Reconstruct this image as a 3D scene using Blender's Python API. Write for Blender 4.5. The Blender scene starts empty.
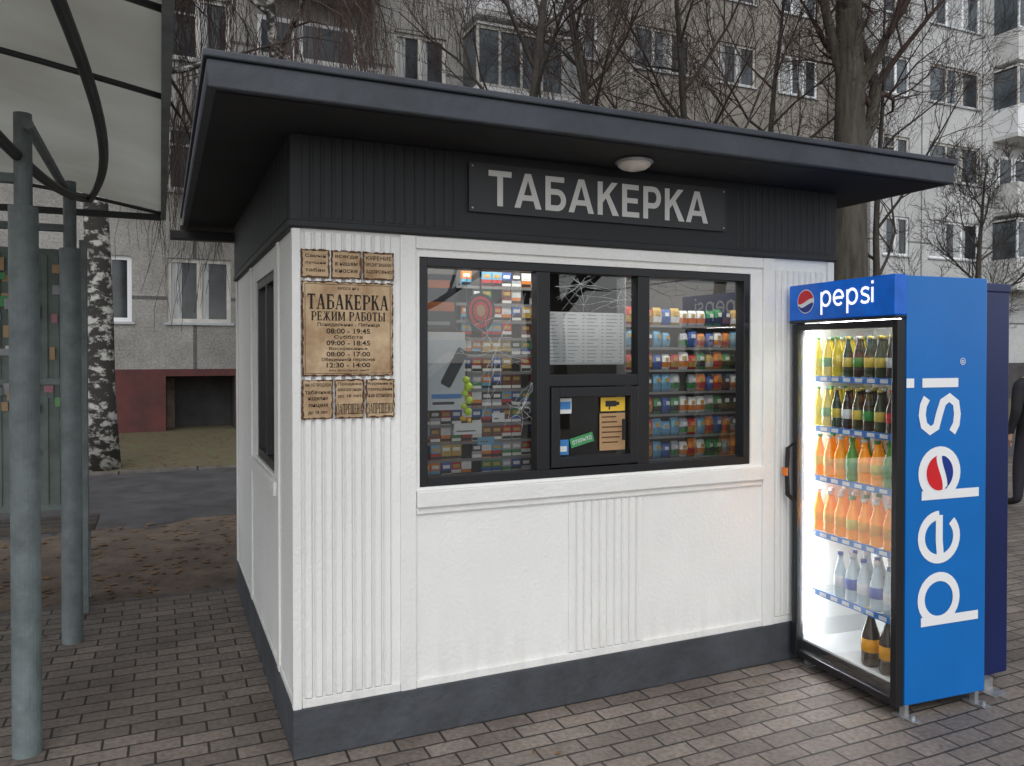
import bpy, bmesh, math, random
from mathutils import Vector, Matrix
random.seed(7)
S=bpy.context.scene
COL=S.collection
ORI={}
# ------------------------------------------------------------ materials
def nodes(name):
    m=bpy.data.materials.new(name); m.use_nodes=True
    nt=m.node_tree; b=nt.nodes['Principled BSDF']
    return m,nt,b
def pmat(name,c,rough=.6,metal=0,var=.12,scale=4,bump=0,bscale=60,c2=None,emit=0,stretch=None,spec=.5):
    m,nt,b=nodes(name); N=nt.nodes.new; L=nt.links.new
    tc=N('ShaderNodeTexCoord'); mp=N('ShaderNodeMapping'); L(tc.outputs['Object'],mp.inputs[0])
    if stretch: mp.inputs['Scale'].default_value=stretch
    no=N('ShaderNodeTexNoise'); no.inputs['Scale'].default_value=scale; no.inputs['Detail'].default_value=6; no.inputs['Roughness'].default_value=.65
    L(mp.outputs[0],no.inputs['Vector'])
    r=N('ShaderNodeValToRGB'); r.color_ramp.elements[0].position=.32; r.color_ramp.elements[1].position=.68
    a=[max(0,x*(1-var)) for x in c]; d=[min(1,x*(1+var)) for x in c]
    if c2: a=list(c2); d=list(c)
    r.color_ramp.elements[0].color=(*a,1); r.color_ramp.elements[1].color=(*d,1)
    L(no.outputs['Fac'],r.inputs[0]); L(r.outputs[0],b.inputs['Base Color'])
    b.inputs['Roughness'].default_value=rough; b.inputs['Metallic'].default_value=metal
    b.inputs['Specular IOR Level'].default_value=spec
    if bump:
        n2=N('ShaderNodeTexNoise'); n2.inputs['Scale'].default_value=bscale; n2.inputs['Detail'].default_value=5
        L(tc.outputs['Object'],n2.inputs['Vector'])
        bp=N('ShaderNodeBump'); bp.inputs['Strength'].default_value=bump; bp.inputs['Distance'].default_value=.01
        L(n2.outputs['Fac'],bp.inputs['Height']); L(bp.outputs[0],b.inputs['Normal'])
    if emit:
        L(r.outputs[0],b.inputs['Emission Color']); b.inputs['Emission Strength'].default_value=emit
    return m
def grimewhite(name,c):
    m=pmat(name,c,.55,var=.035,scale=1.6,bump=.35,bscale=55); nt=m.node_tree; N=nt.nodes.new; L=nt.links.new; b=nt.nodes['Principled BSDF']
    src=b.inputs['Base Color'].links[0].from_socket
    tc=N('ShaderNodeTexCoord'); se=N('ShaderNodeSeparateXYZ'); L(tc.outputs['Object'],se.inputs[0])
    mr=N('ShaderNodeMapRange'); mr.inputs[1].default_value=.2; mr.inputs[2].default_value=.45; mr.inputs[3].default_value=.25; mr.inputs[4].default_value=0; L(se.outputs[2],mr.inputs[0])
    mp=N('ShaderNodeMapping'); mp.inputs['Scale'].default_value=(9,9,1.6); L(tc.outputs['Object'],mp.inputs[0])
    no=N('ShaderNodeTexNoise'); no.inputs['Scale'].default_value=1.5; no.inputs['Detail'].default_value=8; no.inputs['Roughness'].default_value=.7; L(mp.outputs[0],no.inputs['Vector'])
    r=N('ShaderNodeValToRGB'); r.color_ramp.elements[0].position=.42; r.color_ramp.elements[1].position=.72; L(no.outputs['Fac'],r.inputs[0])
    ad=N('ShaderNodeMath'); ad.operation='ADD'; ad.inputs[1].default_value=.04; L(mr.outputs[0],ad.inputs[0])
    mu=N('ShaderNodeMath'); mu.operation='MULTIPLY'; mu.use_clamp=True; L(ad.outputs[0],mu.inputs[0]); L(r.outputs[0],mu.inputs[1])
    mx=N('ShaderNodeMix'); mx.data_type='RGBA'; L(mu.outputs[0],mx.inputs[0]); L(src,mx.inputs[6]); mx.inputs[7].default_value=(.40,.37,.32,1); L(mx.outputs[2],b.inputs['Base Color'])
    return m
def glassmat(name,tint=(1,1,1),boost=1.0,ior=1.5,dirt=.0):
    m,nt,b=nodes(name); N=nt.nodes.new; L=nt.links.new
    nt.nodes.remove(b); out=[n for n in nt.nodes if n.type=='OUTPUT_MATERIAL'][0]
    tr=N('ShaderNodeBsdfTransparent'); tr.inputs[0].default_value=(*tint,1)
    gl=N('ShaderNodeBsdfGlossy'); gl.inputs['Roughness'].default_value=.01
    fr=N('ShaderNodeFresnel'); fr.inputs[0].default_value=ior
    mu=N('ShaderNodeMath'); mu.operation='MULTIPLY'; mu.inputs[1].default_value=boost; mu.use_clamp=True
    L(fr.outputs[0],mu.inputs[0]); mx=N('ShaderNodeMixShader')
    L(mu.outputs[0],mx.inputs[0]); L(tr.outputs[0],mx.inputs[1]); L(gl.outputs[0],mx.inputs[2])
    last=mx
    if dirt:
        no=N('ShaderNodeTexNoise'); no.inputs['Scale'].default_value=3; no.inputs['Detail'].default_value=8
        tc=N('ShaderNodeTexCoord'); L(tc.outputs['Object'],no.inputs['Vector'])
        m2=N('ShaderNodeMath'); m2.operation='MULTIPLY'; m2.inputs[1].default_value=dirt; L(no.outputs['Fac'],m2.inputs[0])
        df=N('ShaderNodeBsdfDiffuse'); df.inputs[0].default_value=(.6,.6,.6,1)
        mx2=N('ShaderNodeMixShader'); L(m2.outputs[0],mx2.inputs[0]); L(mx.outputs[0],mx2.inputs[1]); L(df.outputs[0],mx2.inputs[2]); last=mx2
    L(last.outputs[0],out.inputs[0]); return m
def brickmat(name,c1,c2,mortar,bw,rh,ms,plane='XY',rough=.75,stain=.35,bump=.5,offset=.5,sscale=.8,fine=.25,rot=0):
    m,nt,b=nodes(name); N=nt.nodes.new; L=nt.links.new
    tc=N('ShaderNodeTexCoord'); vec=tc.outputs['Object']
    if plane=='XZ':
        se=N('ShaderNodeSeparateXYZ'); co=N('ShaderNodeCombineXYZ'); L(vec,se.inputs[0])
        ad=N('ShaderNodeMath'); L(se.outputs[0],ad.inputs[0]); L(se.outputs[1],ad.inputs[1])
        L(ad.outputs[0],co.inputs[0]); L(se.outputs[2],co.inputs[1]); vec2=co.outputs[0]
    else:
        mp=N('ShaderNodeMapping'); L(vec,mp.inputs[0]); mp.inputs['Rotation'].default_value=(0,0,rot)
        nz=N('ShaderNodeTexNoise'); nz.inputs['Scale'].default_value=2.5; L(vec,nz.inputs['Vector'])
        sc=N('ShaderNodeVectorMath'); sc.operation='SCALE'; sc.inputs['Scale'].default_value=.014; L(nz.outputs['Color'],sc.inputs[0])
        av=N('ShaderNodeVectorMath'); L(mp.outputs[0],av.inputs[0]); L(sc.outputs[0],av.inputs[1]); vec2=av.outputs[0]
    br=N('ShaderNodeTexBrick'); L(vec2,br.inputs['Vector'])
    br.inputs['Color1'].default_value=(*c1,1); br.inputs['Color2'].default_value=(*c2,1); br.inputs['Mortar'].default_value=(*mortar,1)
    br.inputs['Scale'].default_value=1; br.inputs['Brick Width'].default_value=bw; br.inputs['Row Height'].default_value=rh
    br.inputs['Mortar Size'].default_value=ms; br.inputs['Mortar Smooth'].default_value=.25; br.offset=offset; br.inputs['Bias'].default_value=0
    no=N('ShaderNodeTexNoise'); no.inputs['Scale'].default_value=sscale; no.inputs['Detail'].default_value=8; no.inputs['Roughness'].default_value=.7; L(vec,no.inputs['Vector'])
    r=N('ShaderNodeValToRGB'); r.color_ramp.elements[0].position=.35; r.color_ramp.elements[1].position=.65
    lo=1-stain; r.color_ramp.elements[0].color=(lo,lo,lo,1); r.color_ramp.elements[1].color=(1,1,1,1); L(no.outputs['Fac'],r.inputs[0])
    mx=N('ShaderNodeMix'); mx.data_type='RGBA'; mx.blend_type='MULTIPLY'; mx.inputs[0].default_value=1
    L(br.outputs['Color'],mx.inputs[6]); L(r.outputs[0],mx.inputs[7])
    n3=N('ShaderNodeTexNoise'); n3.inputs['Scale'].default_value=45 if plane=='XY' else 25; n3.inputs['Detail'].default_value=4; L(vec,n3.inputs['Vector'])
    r3=N('ShaderNodeValToRGB'); r3.color_ramp.elements[0].position=.3; r3.color_ramp.elements[1].position=.7
    r3.color_ramp.elements[0].color=(1-fine,)*3+(1,); r3.color_ramp.elements[1].color=(1,1,1,1); L(n3.outputs['Fac'],r3.inputs[0])
    mx2=N('ShaderNodeMix'); mx2.data_type='RGBA'; mx2.blend_type='MULTIPLY'; mx2.inputs[0].default_value=1
    L(mx.outputs[2],mx2.inputs[6]); L(r3.outputs[0],mx2.inputs[7]); L(mx2.outputs[2],b.inputs['Base Color'])
    b.inputs['Roughness'].default_value=rough
    bp=N('ShaderNodeBump'); bp.inputs['Strength'].default_value=bump; bp.inputs['Distance'].default_value=.008; bp.invert=True
    a2=N('ShaderNodeMath'); a2.operation='MULTIPLY_ADD'; a2.inputs[1].default_value=-.5; L(n3.outputs['Fac'],a2.inputs[0]); L(br.outputs['Fac'],a2.inputs[2])
    L(a2.outputs[0],bp.inputs['Height']); L(bp.outputs[0],b.inputs['Normal'])
    return m
def barkbirch():
    m,nt,b=nodes('birch_bark'); N=nt.nodes.new; L=nt.links.new
    tc=N('ShaderNodeTexCoord'); mp=N('ShaderNodeMapping'); mp.inputs['Scale'].default_value=(2.2,2.2,3.5); L(tc.outputs['Object'],mp.inputs[0])
    no=N('ShaderNodeTexNoise'); no.inputs['Scale'].default_value=2.2; no.inputs['Detail'].default_value=7; no.inputs['Roughness'].default_value=.7; L(mp.outputs[0],no.inputs['Vector'])
    r=N('ShaderNodeValToRGB'); r.color_ramp.elements[0].position=.5; r.color_ramp.elements[1].position=.58
    r.color_ramp.elements[0].color=(.03,.028,.025,1); r.color_ramp.elements[1].color=(.42,.41,.38,1)
    L(no.outputs['Fac'],r.inputs[0]); L(r.outputs[0],b.inputs['Base Color']); b.inputs['Roughness'].default_value=.9
    return m

M={}
M['white']=grimewhite('white_painted_render',(.83,.83,.81))
M['white2']=grimewhite('white_painted_trim',(.81,.81,.79))
M['darkband']=pmat('anthracite_paint',(.014,.016,.019),.55,var=.2,scale=3,bump=.1)
M['plinth']=pmat('plinth_grey_paint',(.054,.059,.068),.65,var=.3,scale=4,bump=.6,bscale=25)
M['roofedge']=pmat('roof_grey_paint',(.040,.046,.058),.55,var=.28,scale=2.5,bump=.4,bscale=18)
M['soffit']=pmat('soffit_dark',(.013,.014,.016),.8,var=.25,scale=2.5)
M['blackframe']=pmat('black_window_frame',(.012,.013,.016),.35,var=.1)
M['glass']=glassmat('window_glass',(.90,.92,.92),2.1,1.54,dirt=.015)
M['fglass']=glassmat('cooler_glass',(.98,.99,.99),.25,1.45)
M['crack']=pmat('glass_crack_white',(.55,.58,.59),.5,var=.2,scale=40)
M['signplate']=pmat('sign_plate_dark',(.033,.035,.038),.45,var=.1)
M['signletter']=pmat('sign_letter_grey',(.70,.70,.68),.55,metal=0,var=.03)
M['lampglass']=pmat('lamp_glass_cream',(.76,.72,.65),.3,var=.05)
M['paper']=pmat('aged_paper',(.62,.47,.30),.8,c2=(.30,.18,.09),scale=8)
M['paperedge']=pmat('burnt_paper_edge',(.10,.05,.025),.85,var=.4,scale=30)
M['ink']=pmat('dark_brown_ink',(.018,.010,.006),.8,var=.05)
M['interior']=pmat('kiosk_interior',(.055,.05,.046),.8,var=.2)
M['shelf']=pmat('shelf_grey',(.16,.16,.16),.5)
M['blue']=pmat('cooler_blue',(.002,.15,.50),.28,var=.07,scale=2)
M['navy']=pmat('cabinet_navy',(.002,.012,.085),.35,var=.15,scale=2)
M['hdrblue']=pmat('header_blue',(.001,.07,.34),.25,var=.25,scale=5,emit=.6)
M['black']=pmat('black_plastic',(.012,.012,.014),.35)
M['cwhite']=pmat('cooler_inner_white',(.88,.90,.90),.4,var=.02)
M['white_l']=pmat('logo_white',(.85,.86,.87),.4,var=.01)
M['red_l']=pmat('logo_red',(.65,.012,.02),.35,var=.03)
M['blue_l']=pmat('logo_blue',(.005,.03,.25),.35,var=.03)
M['white_g']=pmat('lit_logo_white',(.85,.86,.87),.4,var=.01,emit=.8)
M['steel']=pmat('galvanised_steel',(.42,.43,.44),.4,metal=.7,var=.15,scale=20)
M['polegrey']=pmat('pole_grey_paint',(.15,.18,.185),.5,var=.3,scale=7,bump=.4,bscale=30)
M['ribdark']=pmat('canopy_dark_steel',(.03,.032,.035),.5,var=.3)
def polycarb():
    m,nt,b=nodes('polycarbonate_sheet'); N=nt.nodes.new; L=nt.links.new
    nt.nodes.remove(b); out=[n for n in nt.nodes if n.type=='OUTPUT_MATERIAL'][0]
    tc=N('ShaderNodeTexCoord'); no=N('ShaderNodeTexNoise'); no.inputs['Scale'].default_value=.9; no.inputs['Detail'].default_value=6; no.inputs['Roughness'].default_value=.5; L(tc.outputs['Object'],no.inputs['Vector'])
    r=N('ShaderNodeValToRGB'); r.color_ramp.elements[0].position=.3; r.color_ramp.elements[1].position=.7
    r.color_ramp.elements[0].color=(.21,.20,.17,1); r.color_ramp.elements[1].color=(.38,.385,.35,1); L(no.outputs['Fac'],r.inputs[0])
    tl=N('ShaderNodeBsdfTranslucent'); L(r.outputs[0],tl.inputs[0])
    df=N('ShaderNodeBsdfDiffuse'); L(r.outputs[0],df.inputs[0])
    mx=N('ShaderNodeMixShader'); mx.inputs[0].default_value=.4; L(tl.outputs[0],mx.inputs[1]); L(df.outputs[0],mx.inputs[2]); L(mx.outputs[0],out.inputs[0]); return m
M['poly']=polycarb()
M['wood']=pmat('weathered_wood',(.12,.10,.085),.7,var=.4,scale=5,stretch=(1,6,6))
M['board']=pmat('shelter_board_green',(.13,.165,.15),.5,var=.35,scale=4)
M['bark']=pmat('tree_bark',(.055,.048,.041),.95,var=.45,scale=6,bump=.8,bscale=20,stretch=(3,3,.6))
M['barkgreen']=pmat('mossy_bark',(.10,.09,.07),.95,c2=(.035,.03,.025),scale=3,bump=1,bscale=15,stretch=(3,3,.4))
M['twig']=pmat('twigs_brown',(.045,.034,.03),.9,var=.3)
M['twigred']=pmat('twigs_reddish',(.07,.045,.038),.9,var=.3)
M['birch']=barkbirch()
M['facA']=brickmat('panel_facade_grey',(.47,.455,.425),(.39,.38,.355),(.16,.155,.15),3.2,2.8,.045,'XZ',stain=.42,bump=.2,offset=0,sscale=.9,fine=.45)
M['facB']=brickmat('panel_facade_brown',(.43,.39,.34),(.37,.34,.295),(.55,.54,.52),3.1,2.8,.06,'XZ',stain=.35,bump=.2,offset=0,sscale=.7,fine=.5)
M['facC']=brickmat('panel_facade_light',(.62,.625,.62),(.56,.565,.56),(.22,.22,.22),3.2,2.8,.04,'XZ',stain=.25,bump=.2,offset=0,sscale=.6,fine=.25)
M['redpl']=pmat('red_plinth_paint',(.12,.034,.032),.8,c2=(.06,.025,.022),scale=2,bump=.3)
M['darkpl']=pmat('dark_plinth',(.06,.055,.055),.8,var=.3,scale=2)
M['pvc']=pmat('white_window_pvc',(.78,.79,.80),.4,var=.04)
M['wood_old']=pmat('old_window_wood',(.55,.53,.49),.6,var=.2)
M['gdark']=pmat('dark_window_pane',(.03,.036,.042),.08,var=.5,scale=1.2)
M['gcurt']=pmat('curtained_pane',(.36,.37,.37),.15,var=.35,scale=3,stretch=(6,6,.4))
M['gmid']=pmat('blue_grey_pane',(.09,.11,.125),.08,var=.5,scale=.9)
M['balpan']=pmat('balcony_panel',(.56,.56,.545),.7,var=.22,scale=2)
M['paver']=brickmat('paving_bricks',(.345,.292,.252),(.225,.188,.165),(.055,.048,.042),.2,.1,.0055,'XY',rough=.62,stain=.45,bump=.8,sscale=1.3,fine=.4)
M['asphalt']=pmat('asphalt',(.062,.060,.062),.75,var=.4,scale=2,bump=.5,bscale=150)
M['soil']=pmat('bare_soil',(.17,.125,.09),.9,c2=(.08,.06,.048),scale=3,bump=1,bscale=25)
M['grass']=pmat('winter_grass',(.12,.12,.055),.95,c2=(.12,.085,.055),scale=3,bump=1,bscale=40)
M['ground']=pmat('ground_earth',(.075,.065,.045),.95,var=.4,scale=.5)
M['kerb']=pmat('concrete_kerb',(.14,.13,.12),.85,c2=(.07,.062,.052),scale=5,bump=.6)
M['cloth']=pmat('black_jacket',(.012,.012,.016),.8,var=.3,scale=10,bump=.4,bscale=20)
M['trous']=pmat('dark_trousers',(.02,.02,.028),.8,var=.3)
M['skin']=pmat('skin',(.45,.27,.2),.5,var=.05)
M['hair']=pmat('dark_hair',(.02,.014,.01),.7,var=.3)
M['leaf']=pmat('dead_leaf',(.16,.09,.04),.8,var=.5,scale=3)
def flat(name,c,r=.45,e=0): 
    if name not in M: M[name]=pmat(name,c,r,var=.06,scale=30,emit=e)
    return M[name]
# ------------------------------------------------------------ mesh builder
class MB:
    def __init__(s): s.v=[];s.f=[];s.m=[];s.mats=[]
    def mi(s,k):
        if k not in s.mats: s.mats.append(k)
        return s.mats.index(k)
    def box(s,x0,y0,z0,x1,y1,z1,k,bev=0):
        if x0>x1:x0,x1=x1,x0
        if y0>y1:y0,y1=y1,y0
        if z0>z1:z0,z1=z1,z0
        b=len(s.v)
        s.v+=[(x0,y0,z0),(x1,y0,z0),(x1,y1,z0),(x0,y1,z0),(x0,y0,z1),(x1,y0,z1),(x1,y1,z1),(x0,y1,z1)]
        for q in [(0,3,2,1),(4,5,6,7),(0,1,5,4),(1,2,6,5),(2,3,7,6),(3,0,4,7)]:
            s.f.append(tuple(b+i for i in q)); s.m.append(s.mi(k))
    def poly(s,pts,k):
        b=len(s.v); s.v+=[tuple(p) for p in pts]; s.f.append(tuple(range(b,b+len(pts)))); s.m.append(s.mi(k))
    def tube(s,pts,rs,n,k,cap=True):
        pts=[Vector(p) for p in pts]; rings=[]
        for i,p in enumerate(pts):
            d=(pts[min(i+1,len(pts)-1)]-pts[max(i-1,0)])
            if d.length<1e-9: d=Vector((0,0,1))
            d.normalize(); a=Vector((0,0,1)) if abs(d.z)<.9 else Vector((1,0,0))
            u=d.cross(a).normalized(); w=d.cross(u)
            b=len(s.v)
            for j in range(n):
                t=2*math.pi*j/n; s.v.append(tuple(p+(u*math.cos(t)+w*math.sin(t))*rs[i]))
            rings.append(b)
        mi=s.mi(k)
        for i in range(len(rings)-1):
            a,b=rings[i],rings[i+1]
            for j in range(n):
                s.f.append((a+j,a+(j+1)%n,b+(j+1)%n,b+j)); s.m.append(mi)
        if cap:
            s.f.append(tuple(rings[0]+j for j in range(n))); s.m.append(mi)
            s.f.append(tuple(rings[-1]+j for j in range(n))); s.m.append(mi)
    def lathe(s,prof,n,ks,c=(0,0,0)):
        rings=[]
        for r,z in prof:
            b=len(s.v); rings.append(b)
            for j in range(n):
                t=2*math.pi*j/n; s.v.append((c[0]+r*math.cos(t),c[1]+r*math.sin(t),c[2]+z))
        for i in range(len(rings)-1):
            a,b=rings[i],rings[i+1]; k=ks[i] if isinstance(ks,list) else ks
            for j in range(n):
                s.f.append((a+j,a+(j+1)%n,b+(j+1)%n,b+j)); s.m.append(s.mi(k))
        k0=ks[0] if isinstance(ks,list) else ks; k1=ks[-1] if isinstance(ks,list) else ks
        s.f.append(tuple(rings[0]+j for j in range(n))); s.m.append(s.mi(k0))
        s.f.append(tuple(rings[-1]+j for j in range(n))); s.m.append(s.mi(k1))
    def holes(s,u0,u1,v0,v1,hs,fn,dep,k,kr=None):
        us=sorted(set([u0,u1]+[h[0] for h in hs]+[h[1] for h in hs])); vs=sorted(set([v0,v1]+[h[2] for h in hs]+[h[3] for h in hs]))
        for i in range(len(us)-1):
            for j in range(len(vs)-1):
                cu=(us[i]+us[i+1])/2; cv=(vs[j]+vs[j+1])/2
                if any(h[0]<cu<h[1] and h[2]<cv<h[3] for h in hs): continue
                s.poly([fn(us[i],vs[j],0),fn(us[i+1],vs[j],0),fn(us[i+1],vs[j+1],0),fn(us[i],vs[j+1],0)],k)
        for a,b,c,d in hs:
            for (p,q) in [((a,c),(b,c)),((b,c),(b,d)),((b,d),(a,d)),((a,d),(a,c))]:
                s.poly([fn(*p,0),fn(*q,0),fn(*q,dep),fn(*p,dep)],kr or k)
    def build(s,name,parent=None,origin=None,smooth=False,bevel=0,merge=False,**props):
        o0=Vector(origin) if origin is not None else Vector((0,0,0))
        if parent is not None and origin is None: o0=ORI[parent.name]
        me=bpy.data.meshes.new(name); me.from_pydata([tuple(Vector(v)-o0) for v in s.v],[],s.f)
        for k in s.mats: me.materials.append(M[k])
        for p,m in zip(me.polygons,s.m): p.material_index=m; p.use_smooth=smooth
        bm=bmesh.new(); bm.from_mesh(me)
        if merge: bmesh.ops.remove_doubles(bm,verts=bm.verts,dist=1e-5)
        bmesh.ops.recalc_face_normals(bm,faces=bm.faces); bm.to_mesh(me); bm.free()
        ob=bpy.data.objects.new(name,me); COL.objects.link(ob)
        ORI[ob.name]=o0
        if parent is not None:
            ob.parent=parent; ob.location=o0-ORI[parent.name]
        else: ob.location=o0
        if bevel:
            bv=ob.modifiers.new('bevel','BEVEL'); bv.width=bevel; bv.segments=2; bv.limit_method='ANGLE'
        for a,b in props.items(): ob[a]=b
        return ob
def empty(name,loc,**props):
    e=bpy.data.objects.new(name,None); e.empty_display_size=.1; COL.objects.link(e); e.location=loc; ORI[e.name]=Vector(loc)
    for a,b in props.items(): e[a]=b
    return e
def textmesh(txt,O,R,U,w,h,k,name,parent,off=.0,th=0,cx=False):
    cu=bpy.data.curves.new('t','FONT'); cu.body=txt; cu.size=1; cu.offset=off; cu.extrude=.0; cu.resolution_u=3
    ob=bpy.data.objects.new('t',cu); COL.objects.link(ob)
    dg=bpy.context.evaluated_depsgraph_get(); me=bpy.data.meshes.new_from_object(ob.evaluated_get(dg))
    bpy.data.objects.remove(ob)
    if not me.vertices: return None
    xs=[v.co.x for v in me.vertices]; ys=[v.co.y for v in me.vertices]
    x0,x1,y0,y1=min(xs),max(xs),min(ys),max(ys)
    sx=w/(x1-x0); sy=h/(y1-y0) if h else sx
    O=Vector(O);R=Vector(R);U=Vector(U);Nn=R.cross(U)
    o0=ORI[parent.name]
    for v in me.vertices:
        v.co=O+R*((v.co.x-x0)*sx)+U*((v.co.y-y0)*sy)-o0
    me.materials.clear(); me.materials.append(M[k])
    for p in me.polygons:p.material_index=0
    me.name=name
    o=bpy.data.objects.new(name,me); COL.objects.link(o); o.parent=parent; ORI[o.name]=o0
    return o
def _l():
    st=lambda x:[(x,0,x,1,.17),(x-.13,.03,x+.13,.03,.06),(x-.13,.97,x+.13,.97,.06)]
    D={}
    D['Т']=(.62,[(.31,0,.31,1,.17),(.02,.95,.6,.95,.1),(.05,.78,.05,.95,.06),(.57,.78,.57,.95,.06),(.17,.03,.45,.03,.06)])
    D['А']=(.66,[(.09,0,.32,1,.07),(.55,0,.34,1,.17),(.16,.32,.46,.32,.06),(0,.03,.2,.03,.06),(.42,.03,.66,.03,.06)])
    D['Б']=(.6,st(.15)+[(.15,.95,.52,.95,.09),(.53,.76,.53,.97,.06),(.2,.56,.42,.56,.08),(.2,.04,.42,.04,.08),(.42,.56,.52,.46,.1),(.52,.12,.52,.48,.15),(.42,.06,.52,.14,.1)])
    D['К']=(.64,st(.15)+[(.24,.45,.5,.97,.08),(.56,.03,.32,.6,.17),(.38,.97,.6,.97,.06),(.44,.03,.66,.03,.06)])
    D['Е']=(.58,st(.15)+[(.15,.95,.5,.95,.09),(.15,.05,.52,.05,.09),(.2,.5,.42,.5,.07),(.5,.76,.5,.97,.06),(.53,.03,.53,.26,.06),(.42,.38,.42,.62,.06)])
    D['Р']=(.6,st(.15)+[(.15,.95,.42,.95,.08),(.2,.46,.42,.46,.08),(.42,.94,.53,.86,.1),(.53,.55,.53,.87,.15),(.42,.48,.53,.56,.1)])
    D['Ж']=(.9,[(.45,0,.45,1,.15),(.34,.97,.56,.97,.06),(.34,.03,.56,.03,.06),(.42,.5,.16,.97,.08),(.4,.55,.1,.03,.15),(.48,.5,.74,.97,.08),(.5,.55,.8,.03,.15),(.04,.97,.26,.97,.06),(.64,.97,.86,.97,.06),(0,.03,.22,.03,.06),(.68,.03,.9,.03,.06)])
    D['И']=(.72,st(.15)+st(.57)+[(.17,.1,.55,.9,.08)])
    D['М']=(.84,st(.12)+st(.72)+[(.16,.97,.42,.1,.13),(.68,.97,.42,.1,.07)])
    D['О']=(.64,[(.12,.2,.12,.8,.17),(.52,.2,.52,.8,.17),(.2,.95,.44,.95,.08),(.2,.05,.44,.05,.08),(.12,.8,.22,.93,.13),(.52,.8,.42,.93,.13),(.12,.2,.22,.07,.13),(.52,.2,.42,.07,.13)])
    D['Ы']=(.86,st(.13)+st(.73)+[(.2,.56,.36,.56,.07),(.2,.04,.36,.04,.07),(.36,.56,.46,.46,.1),(.46,.12,.46,.48,.13),(.36,.06,.46,.14,.1)])
    D['З']=(.56,[(.06,.8,.06,.95,.07),(.1,.95,.38,.95,.08),(.38,.93,.47,.84,.1),(.47,.64,.47,.85,.14),(.2,.53,.42,.53,.08),(.49,.16,.49,.48,.15),(.1,.05,.4,.05,.08),(.4,.06,.49,.17,.1),(.06,.05,.06,.22,.07)])
    D['П']=(.7,st(.15)+st(.55)+[(.15,.95,.55,.95,.08)])
    D['Щ']=(.92,st(.13)+st(.43)+st(.73)+[(.13,.05,.88,.05,.09),(.88,-.15,.88,.05,.07)])
    D['Н']=(.7,st(.15)+st(.55)+[(.15,.5,.55,.5,.08)])
    D[' ']=(.3,[])
    return D
LET=_l()
def slab(mb,txt,x0,x1,z0,h,y,k='ink'):
    gap=.07; tot=sum(LET[c][0]+gap for c in txt)-gap; sx=(x1-x0)/tot; x=0; n=0
    for c in txt:
        wd,ss=LET[c]
        for (a,b,c2,d,w) in ss:
            yy=y-.00004*(n%12); n+=1
            if abs(d-b)>=abs(c2-a)*.5: q=[(a-w/2,b),(a+w/2,b),(c2+w/2,d),(c2-w/2,d)]
            else: q=[(a,b-w/2),(c2,d-w/2),(c2,d+w/2),(a,b+w/2)]
            mb.poly([(x0+(x+u)*sx,yy,z0+v*h) for u,v in q],k)
        x+=wd+gap
def stroke(mb,path,w,O,R,U,k,closed=False,lift=0):
    O=Vector(O);R=Vector(R);U=Vector(U);N=R.cross(U)
    P=[Vector((a,b)) for a,b in path]; n=len(P); L=[];Rr=[]
    for i in range(n):
        if closed: d=P[(i+1)%n]-P[i-1]
        else: d=P[min(i+1,n-1)]-P[max(i-1,0)]
        d.normalize(); q=Vector((-d.y,d.x))*w/2; L.append(P[i]+q); Rr.append(P[i]-q)
    f=lambda p:O+R*p.x+U*p.y+N*lift
    for i in range(n if closed else n-1):
        j=(i+1)%n; mb.poly([f(L[i]),f(L[j]),f(Rr[j]),f(Rr[i])],k)
def arc(cx,cy,rx,ry,a0,a1,n=28): return [(cx+rx*math.cos(math.radians(a0+(a1-a0)*i/n)),cy+ry*math.sin(math.radians(a0+(a1-a0)*i/n))) for i in range(n+1)]
def sansletter(c):
    P=lambda *q:('p',list(q)); A=lambda pts:('s',pts)
    if c=='Т': return .80,[P((.305,0),(.495,0),(.495,.84),(.305,.84)),P((.02,.835),(.78,.835),(.78,1),(.02,1))]
    if c=='А': return .92,[P((0,0),(.2,0),(.48,.86),(.48,1),(.355,1)),P((.92,0),(.715,0),(.44,.86),(.44,1),(.565,1)),P((.2,.22),(.72,.22),(.66,.38),(.26,.38))]
    if c=='Б': return .80,[P((.06,0),(.25,0),(.25,1),(.06,1)),P((.24,.84),(.72,.84),(.72,1),(.24,1)),A([(.24,.555),(.45,.555)]+arc(.47,.318,.225,.237,85,-85,16)+[(.45,.08),(.24,.08)])]
    if c=='К': return .84,[P((.06,0),(.25,0),(.25,1),(.06,1)),P((.24,.36),(.24,.6),(.58,1),(.81,1)),P((.34,.56),(.62,0),(.86,0),(.47,.68))]
    if c=='Е': return .74,[P((.06,0),(.25,0),(.25,1),(.06,1)),P((.24,.84),(.70,.84),(.70,1),(.24,1)),P((.24,.43),(.66,.43),(.66,.585),(.24,.585)),P((.24,0),(.72,0),(.72,.16),(.24,.16))]
    if c=='Р': return .78,[P((.06,0),(.25,0),(.25,1),(.06,1)),A([(.24,.92),(.45,.92)]+arc(.46,.665,.21,.255,85,-85,16)+[(.45,.41),(.24,.41)])]
def sanstext(parent,txt,x0,x1,z0,h,y,k):
    gap=.075; tot=sum(sansletter(c)[0]+gap for c in txt)-gap; sx=(x1-x0)/tot; x=0
    for c in txt:
        mb=MB(); wd,items=sansletter(c)
        for n,(t,pts) in enumerate(items):
            yy=y-.00015*n
            if t=='p': mb.poly([(x0+(x+u)*sx,yy,z0+v*h) for u,v in pts],k)
            else: stroke(mb,[((x+u)*sx,v*h) for u,v in pts],.17*h,(x0,yy,z0),(1,0,0),(0,0,1),k)
        mb.build('sign_letter',parent); x+=wd+gap
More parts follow.
